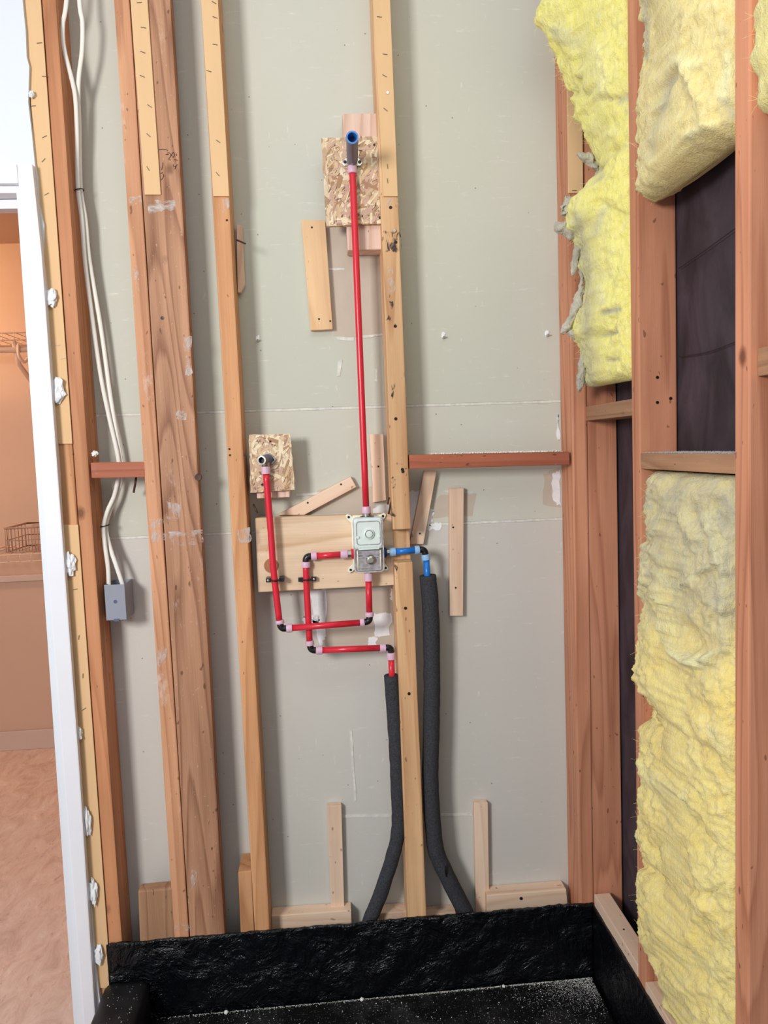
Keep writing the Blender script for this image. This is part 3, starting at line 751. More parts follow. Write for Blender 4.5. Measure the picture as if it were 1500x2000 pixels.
# loose looking strands pressed into the face of the panels
for n_, c_ in (('strand_light', (238, 222, 190)), ('strand_mid', (216, 186, 150)), ('strand_brown', (182, 142, 110)), ('strand_pink', (206, 172, 152)), ('strand_dark', (128, 98, 74))):
    simple(n_, srgb(*c_), 0.65, 0.3, 0.16, 60, 0.25, sc=(0.12, 1, 1))
def strands(board, x0, x1, z0, z1, n, sd):
    rr = random.Random(sd); vs, fs, mi = [], [], []
    for k in range(n):
        L, w_ = rr.uniform(.014, .046), rr.uniform(.003, .011); a = rr.gauss(1.1, .7)
        if rr.random() < .25: L, w_ = rr.uniform(.008, .016), rr.uniform(.0008, .0016)
        cx, cz = rr.uniform(x0, x1), rr.uniform(z0, z1); ca, sa = math.cos(a), math.sin(a); h = rr.uniform(.0002, .0011)
        pts = []
        for u, v_ in ((-.5, -.3), (-.35, -.5), (.4, -.5), (.5, .1), (.3, .5), (-.45, .45)):
            u += rr.uniform(-.08, .08); x = cx + u * L * ca - v_ * w_ * sa; z = cz + u * L * sa + v_ * w_ * ca
            pts.append((min(max(x, x0), x1), min(max(z, z0), z1)))
        b = len(vs)
        vs += [Vector((x, -0.0739, z)) for x, z in pts] + [Vector((x, -0.0741 - h - 0.0008 * rr.random(), z)) for x, z in pts]
        fs.append(tuple(b + 6 + i for i in range(6))); fs += [(b + i, b + (i + 1) % 6, b + 6 + (i + 1) % 6, b + 6 + i) for i in range(6)]
        m_ = 4 if w_ < .002 else rr.choice((0, 0, 1, 1, 2, 3, 3))
        mi += [m_] * 7
    M = Matrix.Translation(((x0 + x1) / 2, -.074, (z0 + z1) / 2)); me = mesh_of('wood_strands', vs, fs, M)
    for n_ in ('strand_light', 'strand_mid', 'strand_brown', 'strand_pink', 'strand_dark'): me.materials.append(MT[n_])
    me.polygons.foreach_set('material_index', mi)
    o = link('wood_strands', bevel(me, 0), None, M, board); o['kind'] = 'stuff'
for b_, q0, q1, n_, sd in ((ob1, (637, 274), (741, 437), 330, 1), (ob2, (490, 852), (568, 955), 190, 2)):
    a_, c_ = aty(*q0, -.074), aty(*q1, -.074); strands(b_, a_.x, c_.x, c_.z, a_.z, n_, sd)

# ------------------------------------------------------------------ piping
R1 = 0.0079
YP, YQ = -0.0725, -0.0895                      # back run and front run of pipe
def P(px, py, Y=YP): return aty(px, py, Y)
def sleeve(parent, a, b, mat):
    a, b = Vector(a), Vector(b); d = (b - a).normalized(); L = (b - a).length
    return lathe('sleeve', a, d, [(0, R1 + .0008), (0.0008, R1 + .0026), (L * .5, R1 + .003), (L - 0.0008, R1 + .0026), (L, R1 + .0008)], mat, parent)
def pipe(pts, mat, label, Y=YP):
    return tag(tube('supply_pipe', smooth_path([P(x, y, Y) for x, y in pts]), R1, mat, None, 18), label, 'pipe', 'plastic supply pipes')
def elbow(c, a, b, mat, label, Y=YP):
    """corner fitting: c corner pixel, a and b the pixels where its two sleeves end"""
    c3, a3, b3 = P(*c, Y), P(*a, Y), P(*b, Y)
    da, db = (a3 - c3).normalized(), (b3 - c3).normalized()
    r = 0.010; q0, q1 = c3 + da * r, c3 + db * r
    arc = [c3 + da * (0.013)] + [q0 * (1 - t) ** 2 + c3 * (2 * t * (1 - t)) + q1 * t * t for t in [k / 8 for k in range(9)]] + [c3 + db * 0.013]
    o = tube('pipe_elbow', arc, 0.0082, 'black_plastic', None, 16)
    tag(o, label, 'elbow', 'black elbow fittings')
    sleeve(o, c3 + da * 0.0125, a3, mat); sleeve(o, c3 + db * 0.0125, b3, mat)
    return o
LI, IC = 'sleeve_lilac', 'sleeve_ice'
pipe([(688.3, 336), (692, 420), (715, 990)], 'pex_red', 'long red riser pipe up to the shower arm stub', -0.088)
pipe([(519.5, 924), (529, 1040), (534, 1110), (545.5, 1212)], 'pex_red', 'red pipe running down from the tub spout fitting', YQ)
elbow((549, 1228), (546, 1211), (571, 1226.5), LI, 'black elbow at the bottom of the tub spout pipe', YQ)
pipe([(569, 1226.6), (706, 1216)], 'pex_red', 'upper level red pipe crossing in front of an upright red pipe', YQ)
elbow((722, 1214), (703, 1216), (721.5, 1195), LI, 'black elbow directly below the valve', YQ)
pipe([(721.5, 1197), (719.6, 1132)], 'pex_red', 'short upright red pipe under the valve', YQ)
pipe([(667, 1083), (618, 1086)], 'pex_red', 'short level red pipe left of the valve')
elbow((597.5, 1087), (619, 1085.5), (597.5, 1108.5), LI, 'black elbow at the upper left of the red pipe loop')
pipe([(597.5, 1107), (599, 1150), (604.7, 1253)], 'pex_red', 'upright red pipe behind the crossing, held by a clamp')
elbow((607, 1270), (604.5, 1251), (630, 1270), LI, 'black elbow at the lower left of the red pipe loop')
pipe([(628, 1270), (744, 1265.5)], 'pex_red', 'lowest level red pipe')
elbow((763.5, 1264.5), (742, 1265.5), (764.3, 1288), LI, 'black elbow above the left foam sleeve')
pipe([(764.3, 1286), (766, 1340)], 'pex_red', 'short red pipe entering the left foam sleeve')
pipe([(771, 1077.5), (811, 1074.5)], 'pex_blue', 'short level blue pipe crossing the middle stud')
elbow((829.5, 1073), (810, 1074.5), (832.5, 1094), IC, 'black elbow with ice blue sleeves above the right foam sleeve')
pipe([(832.7, 1092), (836, 1150)], 'pex_blue', 'short blue pipe entering the right foam sleeve')

# clamps on the board
for (px, py, Y, lab, side) in ((537, 1133, YQ, 'black clamp on the tub spout pipe', -1), (600, 1132, YP, 'black clamp on the upright red pipe behind the crossing', 1)):
    c = P(px, py, Y); arc = []
    root = tube('pipe_clamp', [c + Vector((math.cos(a) * 0.0098, -math.sin(a) * 0.0098, 0)) for a in [math.pi * k / 10 for k in range(11)]], 0.0021, 'black_plastic', None, 10, 0.0045)
    tag(root, lab, 'clamp', 'black pipe clamps')
    for sx in (-1, 1):
        x0 = c.x + sx * 0.0098
        box('clamp_foot', (min(x0, x0 + sx * 0.012), c.y, c.z - 0.005), (max(x0, x0 + sx * 0.012), -0.0585, c.z + 0.005), 'black_plastic', root, 0.0008)
    lathe('screw', (c.x + side * 0.0165, c.y, c.z), (0, -1, 0), [(-0.002, 0.0028), (0.0006, 0.0028), (0.0012, 0.0015)], 'screw_bright', root, 10)

# shower arm stub
c = P(688, 318, -0.0745)
st = empty('shower_stub', c); tag(st, 'dark stub with a blue rim sticking out of the upper strand board', 'pipe stub')
tip = aty(688, 268, -0.0745 - 0.155); ax = (tip - c).normalized(); Ls = (tip - c).length
lathe('stub_pipe', c, ax, [(0.004, 0.0105), (0.012, 0.0125), (0.024, 0.0132), (Ls - 0.003, 0.0132), (Ls - 0.003, 0.0105), (Ls - 0.05, 0.0105)], 'slate_plastic', st, 28)
lathe('rim', c + ax * (Ls - 0.0035), ax, [(0, 0.0136), (0.0035, 0.0136), (0.0037, 0.0102), (-0.02, 0.0100)], 'blue_rim', st, 28, False)
lathe('plug', c + ax * (Ls - 0.03), ax, [(0, 0.0099), (0.006, 0.0099)], 'deep_blue', st, 20)
lathe('test_port', c + ax * 0.03 + Vector((0, 0, -0.0125)), (0, 0, -1), [(0, 0.0035), (0.0016, 0.003)], 'grey_pvc', st, 12)
br = prism('ear_bracket', [P(x, y, -0.080) for x, y in ((668, 319), (675, 308), (701, 308), (708, 319), (704, 324), (672, 324))], [P(x, y, -0.0745) for x, y in ((668, 319), (675, 308), (701, 308), (708, 319), (704, 324), (672, 324))], 'brass_plated', st, 0.001)
screws(br, [(674, 316), (702.5, 316)], -0.0808, 0.0042)
tube('elbow_neck', [P(688, 312, -0.088), P(688.3, 330, -0.088)], 0.0105, 'brass_plated', st)
sleeve(st, P(688.1, 324, -0.088), P(688.6, 339, -0.088), LI)

# tub spout fitting
c = P(524, 897, -0.0745); tip = P(511, 899, -0.118)
sf = empty('spout_fitting', c); tag(sf, 'open grey metal spout fitting on the small strand board panel', 'fitting')
ax = (tip - c).normalized(); Ls = (tip - c).length
lathe('fitting_body', c, ax, [(0.0, 0.013), (0.012, 0.0125), (0.02, 0.0098), (Ls, 0.0098), (Ls, 0.0074), (Ls - 0.02, 0.0072)], 'slate_plastic', sf, 24)
lathe('bore', c + ax * (Ls - 0.016), ax, [(0, 0.0072), (0.004, 0.0072)], 'screw_dark', sf, 16)
lathe('lip', c + ax * (Ls - 0.002), ax, [(0, 0.0102), (0.003, 0.0102), (0.0031, 0.0076), (-0.004, 0.0074)], 'brass_plated', sf, 24, False)
fl_ = prism('ear_bracket', [P(x, y, -0.079) for x, y in ((508, 889), (526, 884), (540, 897), (533, 906), (512, 908))], [P(x, y, -0.0743) for x, y in ((508, 889), (526, 884), (540, 897), (533, 906), (512, 908))], 'brass_plated', sf, 0.001)
screws(fl_, [(533, 898)], -0.0796, 0.0036)
tube('elbow_neck', [P(518, 897, -0.0885), P(519, 912, YQ)], 0.0098, 'brass_plated', sf)
sleeve(sf, P(518.8, 911, YQ), P(519.6, 926, YQ), LI)

# shower valve
def rrect(cx, cz, hw, hh, r, n=5):
    out = []
    for qx, qz, a0 in ((1, 1, 0), (-1, 1, 90), (-1, -1, 180), (1, -1, 270)):
        for k in range(n + 1):
            a = math.radians(a0 + 90 * k / n); out.append((cx + qx * (hw - r) + r * math.cos(a), cz + qz * (hh - r) + r * math.sin(a)))
    return out
YV0, YV1 = -0.0585, -0.112
vtl, vbr = P(689.5, 1012, YV1), P(751, 1117, YV1)
vx, vz = (vtl.x + vbr.x) / 2, (vtl.z + vbr.z) / 2; hw, hh = (vbr.x - vtl.x) / 2, (vtl.z - vbr.z) / 2
va = empty('shower_valve', (vx, YV0, vz)); tag(va, 'clear plastic boxed shower valve screwed to the broad board', 'valve')
def ring_solid(name, loops, mat, parent, smooth=False):
    """stack of equal-length closed loops skinned into a solid"""
    n = len(loops[0]); vs = [v for l in loops for v in l]; fs = [tuple(range(n - 1, -1, -1)), tuple((len(loops) - 1) * n + k for k in range(n))]
    for i in range(len(loops) - 1):
        for k in range(n): fs.append((i * n + k, i * n + (k + 1) % n, (i + 1) * n + (k + 1) % n, (i + 1) * n + k))
    M = Matrix.Translation(sum(vs, Vector()) / len(vs))
    return link(name, bevel(mesh_of(name, vs, fs, M), 0), mat, M, parent)
def rr_loop(hw_, hh_, y, r=0.008, cx=0, cz=0): return [Vector((x, y, z)) for x, z in rrect(vx + cx, vz + cz, hw_, hh_, r)]
ring_solid('back_flange', [rr_loop(hw * 1.08, hh * 1.03, YV0), rr_loop(hw * 1.08, hh * 1.03, YV0 - 0.004), rr_loop(hw * .98, hh * .98, YV0 - 0.005)], 'valve_tab', va)
ring_solid('brass_body', [rr_loop(hw * .62, hh * .75, YV0 - 0.005, .006), rr_loop(hw * .62, hh * .75, YV1 + 0.03, .006)], 'valve_inner', va)
ring_solid('box_upper', [rr_loop(hw * .97, hh * .56, YV0 - 0.005, .007, 0, hh * .42), rr_loop(hw * .96, hh * .56, YV1 + 0.004, .007, 0, hh * .42), rr_loop(hw * .88, hh * .48, YV1, .007, 0, hh * .42)], 'valve_plastic', va)
ring_solid('box_lower', [rr_loop(hw * 1.0, hh * .43, YV0 - 0.005, .008, 0, -hh * .57), rr_loop(hw * .98, hh * .42, YV1 + 0.012, .008, 0, -hh * .57), rr_loop(hw * .84, hh * .34, YV1 + 0.006, .008, 0, -hh * .57)], 'clear_plastic', va)
lp = rr_loop(hw * .99, hh * .99, YV1 + 0.005, .009); tube('cover_rim', lp + [lp[0]], 0.0019, 'clear_plastic', va, 8)
lp = rr_loop(hw * .80, hh * .42, YV1 - 0.0006, .007, 0, hh * .44); tube('cover_rib', lp + [lp[0]], 0.0011, 'valve_inner', va, 6)
for zz in (.34, .44, .82, .92): box('cover_rib', (vx - hw * .8, YV1 + .003, vz - hh * zz - .0008), (vx + hw * .8, YV1 + .0075, vz - hh * zz + .0008), 'clear_plastic', va, 0.0004)
for xx in (-.78, .78): tube('cover_rib', [(vx + hw * xx, YV1 + .005, vz - hh * .92), (vx + hw * xx, YV1 + .005, vz - hh * .2)], .0016, 'valve_tab', va, 8)
dc = P(721, 1043, YV1)
dl = lathe('dial', dc, (0, -1, 0), [(-0.002, 0.0125), (0.004, 0.012), (0.0045, 0.0105), (0.001, 0.0095), (0.001, 0.0085), (0.006, 0.0078), (0.0068, 0.004), (0.0068, 0.001)], 'valve_plastic', va, 28)
lathe('dial_ring', dc + Vector((0, -0.0012, 0)), (0, -1, 0), [(0, 0.0094), (0.0002, 0.0086)], 'valve_inner', dl, 28)
lathe('cartridge', P(724, 1093, YV1 + .008), (0, -1, 0), [(-0.03, 0.014), (0.0, 0.0135), (0.004, 0.011), (0.010, 0.0095), (0.012, 0.006), (0.012, 0.002)], 'brass_plated', va, 28)
box('ledge', (vx - hw * .7, YV1 - 0.003, vz - hh * .16), (vx + hw * .7, YV1 + 0.004, vz - hh * .12), 'valve_plastic', va, 0.001)
for x, y in ((-1, 1), (1, 1), (-.9, -1), (1.0, -1)):
    lathe('box_screw', (vx + x * hw * .72, YV1 + (0.0 if y > 0 else .004), vz + (y * hh * .3 if y > 0 else -hh * .06)), (0, -1, 0), [(-.002, .004), (.003, .0035), (.0035, .001)], 'valve_plastic', va, 10)
for (px, py) in ((681, 1010), (748, 1008), (685, 1113), (753, 1109)):
    q = P(px, py, YV0 - .006); d = (Vector((vx, q.y, vz)) - q); d = Vector((math.copysign(.7, d.x), 0, math.copysign(.7, d.z)))
    n_ = Vector((-d.z, 0, d.x)); w_ = 0.0068
    lp = [q - d * .008 + n_ * w_ * .5, q - d * .008 - n_ * w_ * .5, q - n_ * w_, q + d * .022 - n_ * w_, q + d * .022 + n_ * w_, q + n_ * w_]
    tb = prism('mounting_tab', lp, [p + Vector((0, .005, 0)) for p in lp], 'valve_tab', va, 0.001)
    link('screw', SCREW[(0.0034, 'screw_dark')], None, Matrix.Translation(q + Vector((0, -.0006, 0))), tb)
# ports
lathe('top_port', P(717, 1012, -0.088), (P(715.5, 1000, -0.088) - P(717, 1012, -0.088)), [(-.006, .009), (.006, .009), (.006, .0115), (.012, .0115), (.012, .009), (.016, .009)], 'brass_plated', va)
lathe('gasket', P(717, 1010, -0.088), (0, 0, 1), [(0, .0165), (.003, .0165)], 'black_plastic', va, 24)
sleeve(va, P(715.6, 1003, -0.088), P(715, 989, -0.088), LI)
sleeve(va, P(719.8, 1118, YQ), P(719.8, 1135, YQ), LI)
lathe('bottom_port', P(720, 1110, YQ), (0, 0, -1), [(0, .0105), (.012, .0105)], 'brass_plated', va)
lathe('hot_port', P(694, 1081.5, YP), (-1, 0, 0), [(0, .0125), (.010, .0125), (.010, .009), (.018, .009)], 'pex_red', va)
lathe('hot_nut', P(686, 1082, YP), (-1, 0, 0), [(0, .0105), (.008, .0105)], 'brass_plated', va, 8)
sleeve(va, P(679.5, 1082.5, YP), P(665, 1083, YP), LI)
lathe('cold_port', P(746, 1079.5, YP), (1, 0, 0), [(0, .0125), (.010, .0125), (.010, .009), (.014, .009)], 'deep_blue', va)
lathe('cold_nut', P(756, 1079, YP), (1, 0, 0), [(0, .0105), (.006, .0105)], 'brass_plated', va, 8)
sleeve(va, P(760, 1078.5, YP), P(773, 1077.5, YP), IC)

# foam pipe sleeves
def foam(pts, r, Y, label, seed):
    path = smooth_path([P(x, y, Y) for x, y in pts], 10)
    vs, fs = sweep(path, r, 22)
    c = sum(path, Vector()) / len(path)
    vs = [v + (v - min(path, key=lambda p: (p - v).length)).normalized() * (0.0012 * fr(v.x * 30, v.z * 30, seed)) for v in vs]
    M = Matrix.Translation(c); me = mesh_of('foam_sleeve', vs, fs, M, True)
    for p in me.polygons:
        if len(p.vertices) > 4: p.use_smooth = False
    o = tag(link('foam_sleeve', me, 'foam_black', M), label, 'pipe insulation', 'foam pipe sleeves')
    d = (path[0] - path[1]).normalized()
    lathe('sleeve_end', path[0], d, [(-0.002, r * .98), (0.0008, r * .95), (0.0008, r * .55), (-0.004, r * .5)], 'foam_black', o, 22)
    return o
foam([(763.5, 1319), (772, 1433), (777, 1543), (779, 1598), (776, 1635), (767, 1672), (750, 1727), (736, 1765), (722, 1797), (713, 1830)], 0.0182, -0.0655, 'left black foam sleeve on the red supply pipe', 1)
foam([(835.5, 1124), (840.5, 1183), (843, 1270), (843, 1397), (840.5, 1507), (843, 1580), (848, 1635), (855, 1672), (881, 1727), (909, 1782), (922, 1815)], 0.0212, -0.066, 'right black foam sleeve on the blue supply pipe', 2)

blob('tear', aty(869, 1692, -0.066) + Vector((0, -.0205, 0)), (.0035, .0035, .016), 'black_plastic', [o for o in COL.objects if o.name.startswith('foam_sleeve')][-1], 3, .3, 2, 4)

# ------------------------------------------------------------------ cables and junction box
def cable(pts, label):
    return tag(tube('electric_cable', smooth_path([aty(x, y, Y) for x, y, Y in pts], 6), 0.0052, 'cable_white', None, 12, 0.0032), label, 'cable', 'white cables')
cable([(140, -160, -.075), (130, 0, -.075), (122.5, 50, -.072), (125, 95, -.07), (139, 150, -.065), (147, 190, -.06), (150, 250, -.055), (151, 320, -.05), (153, 375, -.05), (160, 430, -.048), (166, 510, -.045),
       (180, 620, -.04), (196, 730, -.036), (212, 810, -.034), (229, 885, -.034), (232, 920, -.034), (224, 965, -.036), (209, 1000, -.042), (202, 1030, -.05), (205, 1066, -.056), (211, 1110, -.058), (213, 1160, -.058)], 'left one of the two white cables hanging into the grey box')
cable([(148, -160, -.072), (155, 0, -.072), (161, 45, -.070), (160, 100, -.066), (154, 150, -.060), (153, 195, -.0495), (155, 250, -.0445), (156, 320, -.041), (158, 375, -.041), (167, 430, -.040), (175, 510, -.036),
       (197, 640, -.030), (213, 755, -.028), (222, 815, -.0275), (234, 885, -.0275), (238, 920, -.0275), (229, 965, -.0275), (214, 1000, -.032), (207, 1030, -.040), (214, 1066, -.046), (227, 1105, -.054), (240, 1145, -.058), (243, 1165, -.058)], 'right one of the two white cables hanging into the grey box')
for (px, py, Y, lab) in ((152.5, 372, -.046, 'thin dark tie round the white cables near the top'), (203, 1027, -.045, 'thin dark tie round the white cables above the grey box')):
    c = aty(px + 2, py, Y)
    pts = [c + Vector((math.cos(a) * .0105, math.sin(a) * .0105, 0.002 * math.cos(a))) for a in [2 * math.pi * k / 16 for k in range(17)]]
    tag(tube('cable_tie', pts, 0.0013, 'screw_dark', None, 8), lab, 'cable tie', 'cable ties')
a, b = aty(203, 1143, -.082), aty(247.5, 1210, -.082)
jb = empty('junction_box', ((a.x + b.x) / 2, -.045, b.z)); tag(jb, 'open grey plastic electrical box hanging below two white cables', 'electrical box')
T = 0.0025
box('front_panel', (a.x, -.082, b.z), (b.x, -.082 + T, a.z), 'grey_pvc', jb, .0008)
box('side_panel', (a.x, -.0795, b.z), (a.x + T, -.004, a.z), 'grey_pvc', jb, .0008)
box('side_panel', (b.x - T, -.0795, b.z), (b.x, -.004, a.z), 'grey_pvc', jb, .0008)
box('back_panel', (a.x + T, -.0065, b.z), (b.x - T, -.004, a.z), 'grey_pvc', jb, .0008)
box('bottom_panel', (a.x + T, -.0795, b.z), (b.x - T, -.0065, b.z + T), 'grey_pvc', jb, .0008)
mx = (a.x + b.x) / 2
box('divider', (mx - .0012, -.0795, a.z - .02), (mx + .0012, -.0065, a.z - .003), 'slate_plastic', jb, .0004)
lathe('knockout', (mx, -.082, (a.z + b.z) / 2 + .002), (0, -1, 0), [(-.001, .0042), (.0012, .0042), (.0012, .003), (.0004, .003)], 'slate_plastic', jb, 14)
box('screw_tab', (mx - .006, -.0835, b.z - .003), (mx + .006, -.078, b.z + .004), 'slate_plastic', jb, .0006)

# ------------------------------------------------------------------ insulation
def batt(name, rows, th, mat, label, seed, amp=0.016, nrow=150, ncol=96, bulge=0.02, fuzz=900, droop=0.0, feats=()):
    """loft of rounded cross-sections; rows of (z, xl, yl, xr, yr) from top to bottom"""
    vs, fs = [], []; N = nrow; dirt, pale = [], []
    zs = [r[0] for r in rows]
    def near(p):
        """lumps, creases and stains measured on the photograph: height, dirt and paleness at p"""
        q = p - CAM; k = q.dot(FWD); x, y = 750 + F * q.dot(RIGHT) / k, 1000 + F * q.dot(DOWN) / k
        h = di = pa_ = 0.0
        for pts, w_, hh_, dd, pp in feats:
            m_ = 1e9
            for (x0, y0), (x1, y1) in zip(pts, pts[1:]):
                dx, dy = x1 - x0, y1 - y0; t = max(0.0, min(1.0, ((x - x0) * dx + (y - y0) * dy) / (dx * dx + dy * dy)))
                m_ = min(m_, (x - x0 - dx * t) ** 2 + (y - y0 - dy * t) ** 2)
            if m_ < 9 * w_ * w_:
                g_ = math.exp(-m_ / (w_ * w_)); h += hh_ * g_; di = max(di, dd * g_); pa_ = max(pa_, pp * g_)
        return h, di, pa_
    def row(z):
        for a, b in zip(rows, rows[1:]):
            if a[0] >= z >= b[0]:
                t = (a[0] - z) / max(1e-6, a[0] - b[0]); t = t * t * (3 - 2 * t)
                return [p + (q - p) * t for p, q in zip(a, b)]
        return list(rows[-1] if z < zs[-1] else rows[0])
    for i in range(N + 1):
        f = i / N; z = zs[0] + (zs[-1] - zs[0]) * f
        _, xl, yl, xr, yr = row(z)
        e = min(1.0, (1 - f) * 26, f * 26); e = math.sqrt(max(0.02, 1 - (1 - e) ** 2))
        L, Rr = Vector((xl, yl, z)), Vector((xr, yr, z)); mid = (L + Rr) / 2; ax = (Rr - L) / 2
        nrm = Vector((ax.y, -ax.x, 0)).normalized()
        if nrm.x > 0: nrm = -nrm
        for k in range(ncol):
            a = 2 * math.pi * k / ncol; ca, sa = math.cos(a), math.sin(a)
            pa = math.copysign(abs(ca) ** 0.45, ca); pb = math.copysign(abs(sa) ** 0.6, sa)
            p = mid + ax * pa * (0.9 + 0.1 * e) + nrm * ((th / 2) * pb * e - th / 2)
            front = max(0.0, pb)
            p += nrm * (bulge * front * (1 - pa * pa * 0.75) * e)
            q = Vector((p.x * 7 + seed, p.y * 7, p.z * 7))
            d = amp * (noise.fractal(q, 0.75, 2.1, 5) * 0.8 + 0.45 * (1 - abs(noise.noise(q * 1.9)) * 2) - 0.2) + amp * 0.35 * noise.fractal(q * 6, 0.6, 2.1, 3)
            dirv = (nrm * pb + ax.normalized() * pa * (1 if pa < 0 else 0.05))
            p += dirv * d * (1.0 if front > 0 or pa < -0.5 else 0.1)
            p.z += droop * amp * noise.noise(q * 0.8) * (1 if f > 0.8 else 0)
            di = pa_ = 0.0
            if feats and (front > 0 or pa < -0.6):
                nz_ = noise.noise_vector(q * 5) * 0.004 + noise.noise_vector(q * 14) * 0.0015
                h_, di, pa_ = near(p + nz_)
                p += dirv * h_ * (1 + 0.5 * noise.noise(q * 9)) + nz_ * min(1.0, abs(h_) * 120)
            p += dirv * amp * 0.12 * noise.noise(q * 22) * (1 if front > 0 else 0)
            dirt.append(di); pale.append(pa_); vs.append(p)
    for i in range(N):
        for k in range(ncol):
            a, b = i * ncol + k, i * ncol + (k + 1) % ncol
            fs.append((a, b, b + ncol, a + ncol))
    fs += [tuple(range(ncol - 1, -1, -1)), tuple(N * ncol + k for k in range(ncol))]
    c = sum(vs, Vector()) / len(vs); c.z = zs[-1]; M = Matrix.Translation(c)
    me = bevel(mesh_of(name, vs, fs, M), 0); me.polygons.foreach_set('use_smooth', [True] * len(me.polygons))
    for an, av in (('dirt', dirt), ('pale', pale)): me.attributes.new(an, 'FLOAT', 'POINT').data.foreach_set('value', av)
    o = tag(link(name, me, mat, M), label, 'insulation', 'yellow insulation batts')
    # loose fibres standing off the surface
    rr = random.Random(seed); fv, ff = [], []
    half = ncol // 2
    for n in range(fuzz):
        i = rr.randrange(2, N - 1); k = rr.randrange(0, half + 6) if rr.random() < 0.5 else rr.randrange(half - 8, half + 6)
        p = vs[i * ncol + k % ncol]; d = Vector((rr.uniform(-1.1, 0.1), rr.uniform(-0.6, 0.8), rr.uniform(-1, .7))).normalized()
        l = rr.uniform(0.004, 0.016); w_ = 0.00016; bnd = Vector((rr.uniform(-1, 1), rr.uniform(-1, 1), rr.uniform(-1, 1))) * l * 0.35
        pts = [p, p + d * l * .5 + bnd * .5, p + d * l + bnd * 1.6]
        sd = d.cross(Vector((0.3, 1, 0.2))).normalized() * w_; b0 = len(fv)
        for q in pts: fv += [q - sd, q + sd]
        ff += [(b0, b0 + 1, b0 + 3, b0 + 2), (b0 + 2, b0 + 3, b0 + 5, b0 + 4)]
    fo = link('loose_fibres', mesh_of('loose_fibres', fv, ff, M), 'fiber_strand', M, o); fo['kind'] = 'stuff'
    return o, vs
def zat(px, py, x): return atx(px, py, x).z
# lower batt between the two right wall studs
rows = []
for py, px in ((918, 1238), (950, 1236), (1000, 1240), (1060, 1240), (1130, 1233), (1180, 1243), (1250, 1240), (1330, 1225), (1385, 1255), (1430, 1238), (1500, 1238), (1560, 1228),
               (1620, 1236), (1665, 1250), (1700, 1233), (1780, 1238), (1830, 1246), (1880, 1262)):
    p = aty(px + 6, py, YA - 0.012); rows.append((p.z, min(p.x, XR + 0.02), YA - 0.012, XR + 0.0, YBF + 0.006))
rows[0] = (1.384,) + rows[0][1:]; rows.append((0.292, XR + 0.02, YA - 0.03, XR + 0.008, YBF + 0.006))
lo, lov = batt('insulation_batt', rows, 0.074, 'fiberglass_lower', 'large yellow batt filling the lower bay beside the corner', 3, 0.017, 330, 190, 0.016, 1100, feats=[
    ([(1386, 1012), (1402, 1055), (1412, 1095)], 15, .011, 0, 1), ([(1404, 1098), (1372, 1115), (1340, 1140), (1300, 1176)], 5, .010, 0, .8), ([(1300, 1178), (1299, 1225), (1312, 1262), (1340, 1288), (1375, 1298), (1397, 1278)], 9, .015, 0, 1),
    ([(1345, 1230), (1362, 1258)], 12, -.012, 0, 0), ([(1340, 1285), (1380, 1288)], 12, .008, 0, 1), ([(1248, 1060), (1285, 1085), (1318, 1128)], 7, .008, 0, .7), ([(1424, 1080), (1412, 1140), (1418, 1270)], 11, .008, 0, .6),
    ([(1290, 1125), (1282, 1165)], 12, .009, 0, .7), ([(1302, 985), (1290, 1020), (1272, 1048)], 5, .006, 0, .7), ([(1250, 1690), (1330, 1735), (1372, 1750)], 8, -.009, 0, 0), ([(1372, 1748), (1412, 1730)], 4, -.010, .2, 0),
    ([(1360, 1605), (1432, 1690)], 8, -.007, 0, 0), ([(1265, 945), (1310, 960)], 20, 0, .8, 0), ([(1385, 955), (1412, 1018)], 14, -.004, .7, 0), ([(1262, 1100), (1256, 1160)], 8, .008, 0, .5), ([(1240, 1340), (1300, 1420), (1400, 1480)], 9, -.008, 0, 0),
    ([(1330, 1010), (1360, 1060), (1340, 1110)], 20, .004, .4, .3), ([(1250, 1500), (1330, 1560)], 16, .006, 0, .4), ([(1300, 1880), (1420, 1920)], 14, -.008, 0, 0), ([(1380, 1420), (1420, 1460)], 18, .005, 0, .4)])
# upper batt in the same bay, sagging out at its lower end
zb = zat(1310, 388, XR + 0.05)
rows = [(TOP, XR + 0.004, YA - 0.008, XR + 0.004, YBF + 0.006)]
for py, px in ((0, 1252), (150, 1252), (240, 1246), (290, 1238), (330, 1234)):
    p = aty(px + 3, py, YA - 0.014); rows.append((p.z, p.x, YA - 0.014, XR - 0.002, YBF + 0.006))
rows.append((zb - 0.004, XR - 0.012, YA - 0.014, XR - 0.0, YBF + 0.006))
up, upv = batt('insulation_batt', rows, 0.072, 'fiberglass_straw', 'straw yellow batt sagging out above the black felt', 11, 0.014, 230, 180, 0.028, 900, 0.8, feats=[
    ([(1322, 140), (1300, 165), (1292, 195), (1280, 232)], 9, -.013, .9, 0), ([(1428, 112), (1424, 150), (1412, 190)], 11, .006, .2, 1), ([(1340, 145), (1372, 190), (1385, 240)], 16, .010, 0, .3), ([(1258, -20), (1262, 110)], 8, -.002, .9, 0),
    ([(1275, 240), (1265, 300)], 12, -.006, .6, 0), ([(1330, 120), (1360, 125)], 14, .008, 0, .9), ([(1415, 200), (1430, 225)], 12, -.004, .7, 0), ([(1345, 265), (1400, 240)], 10, .006, 0, .7)])
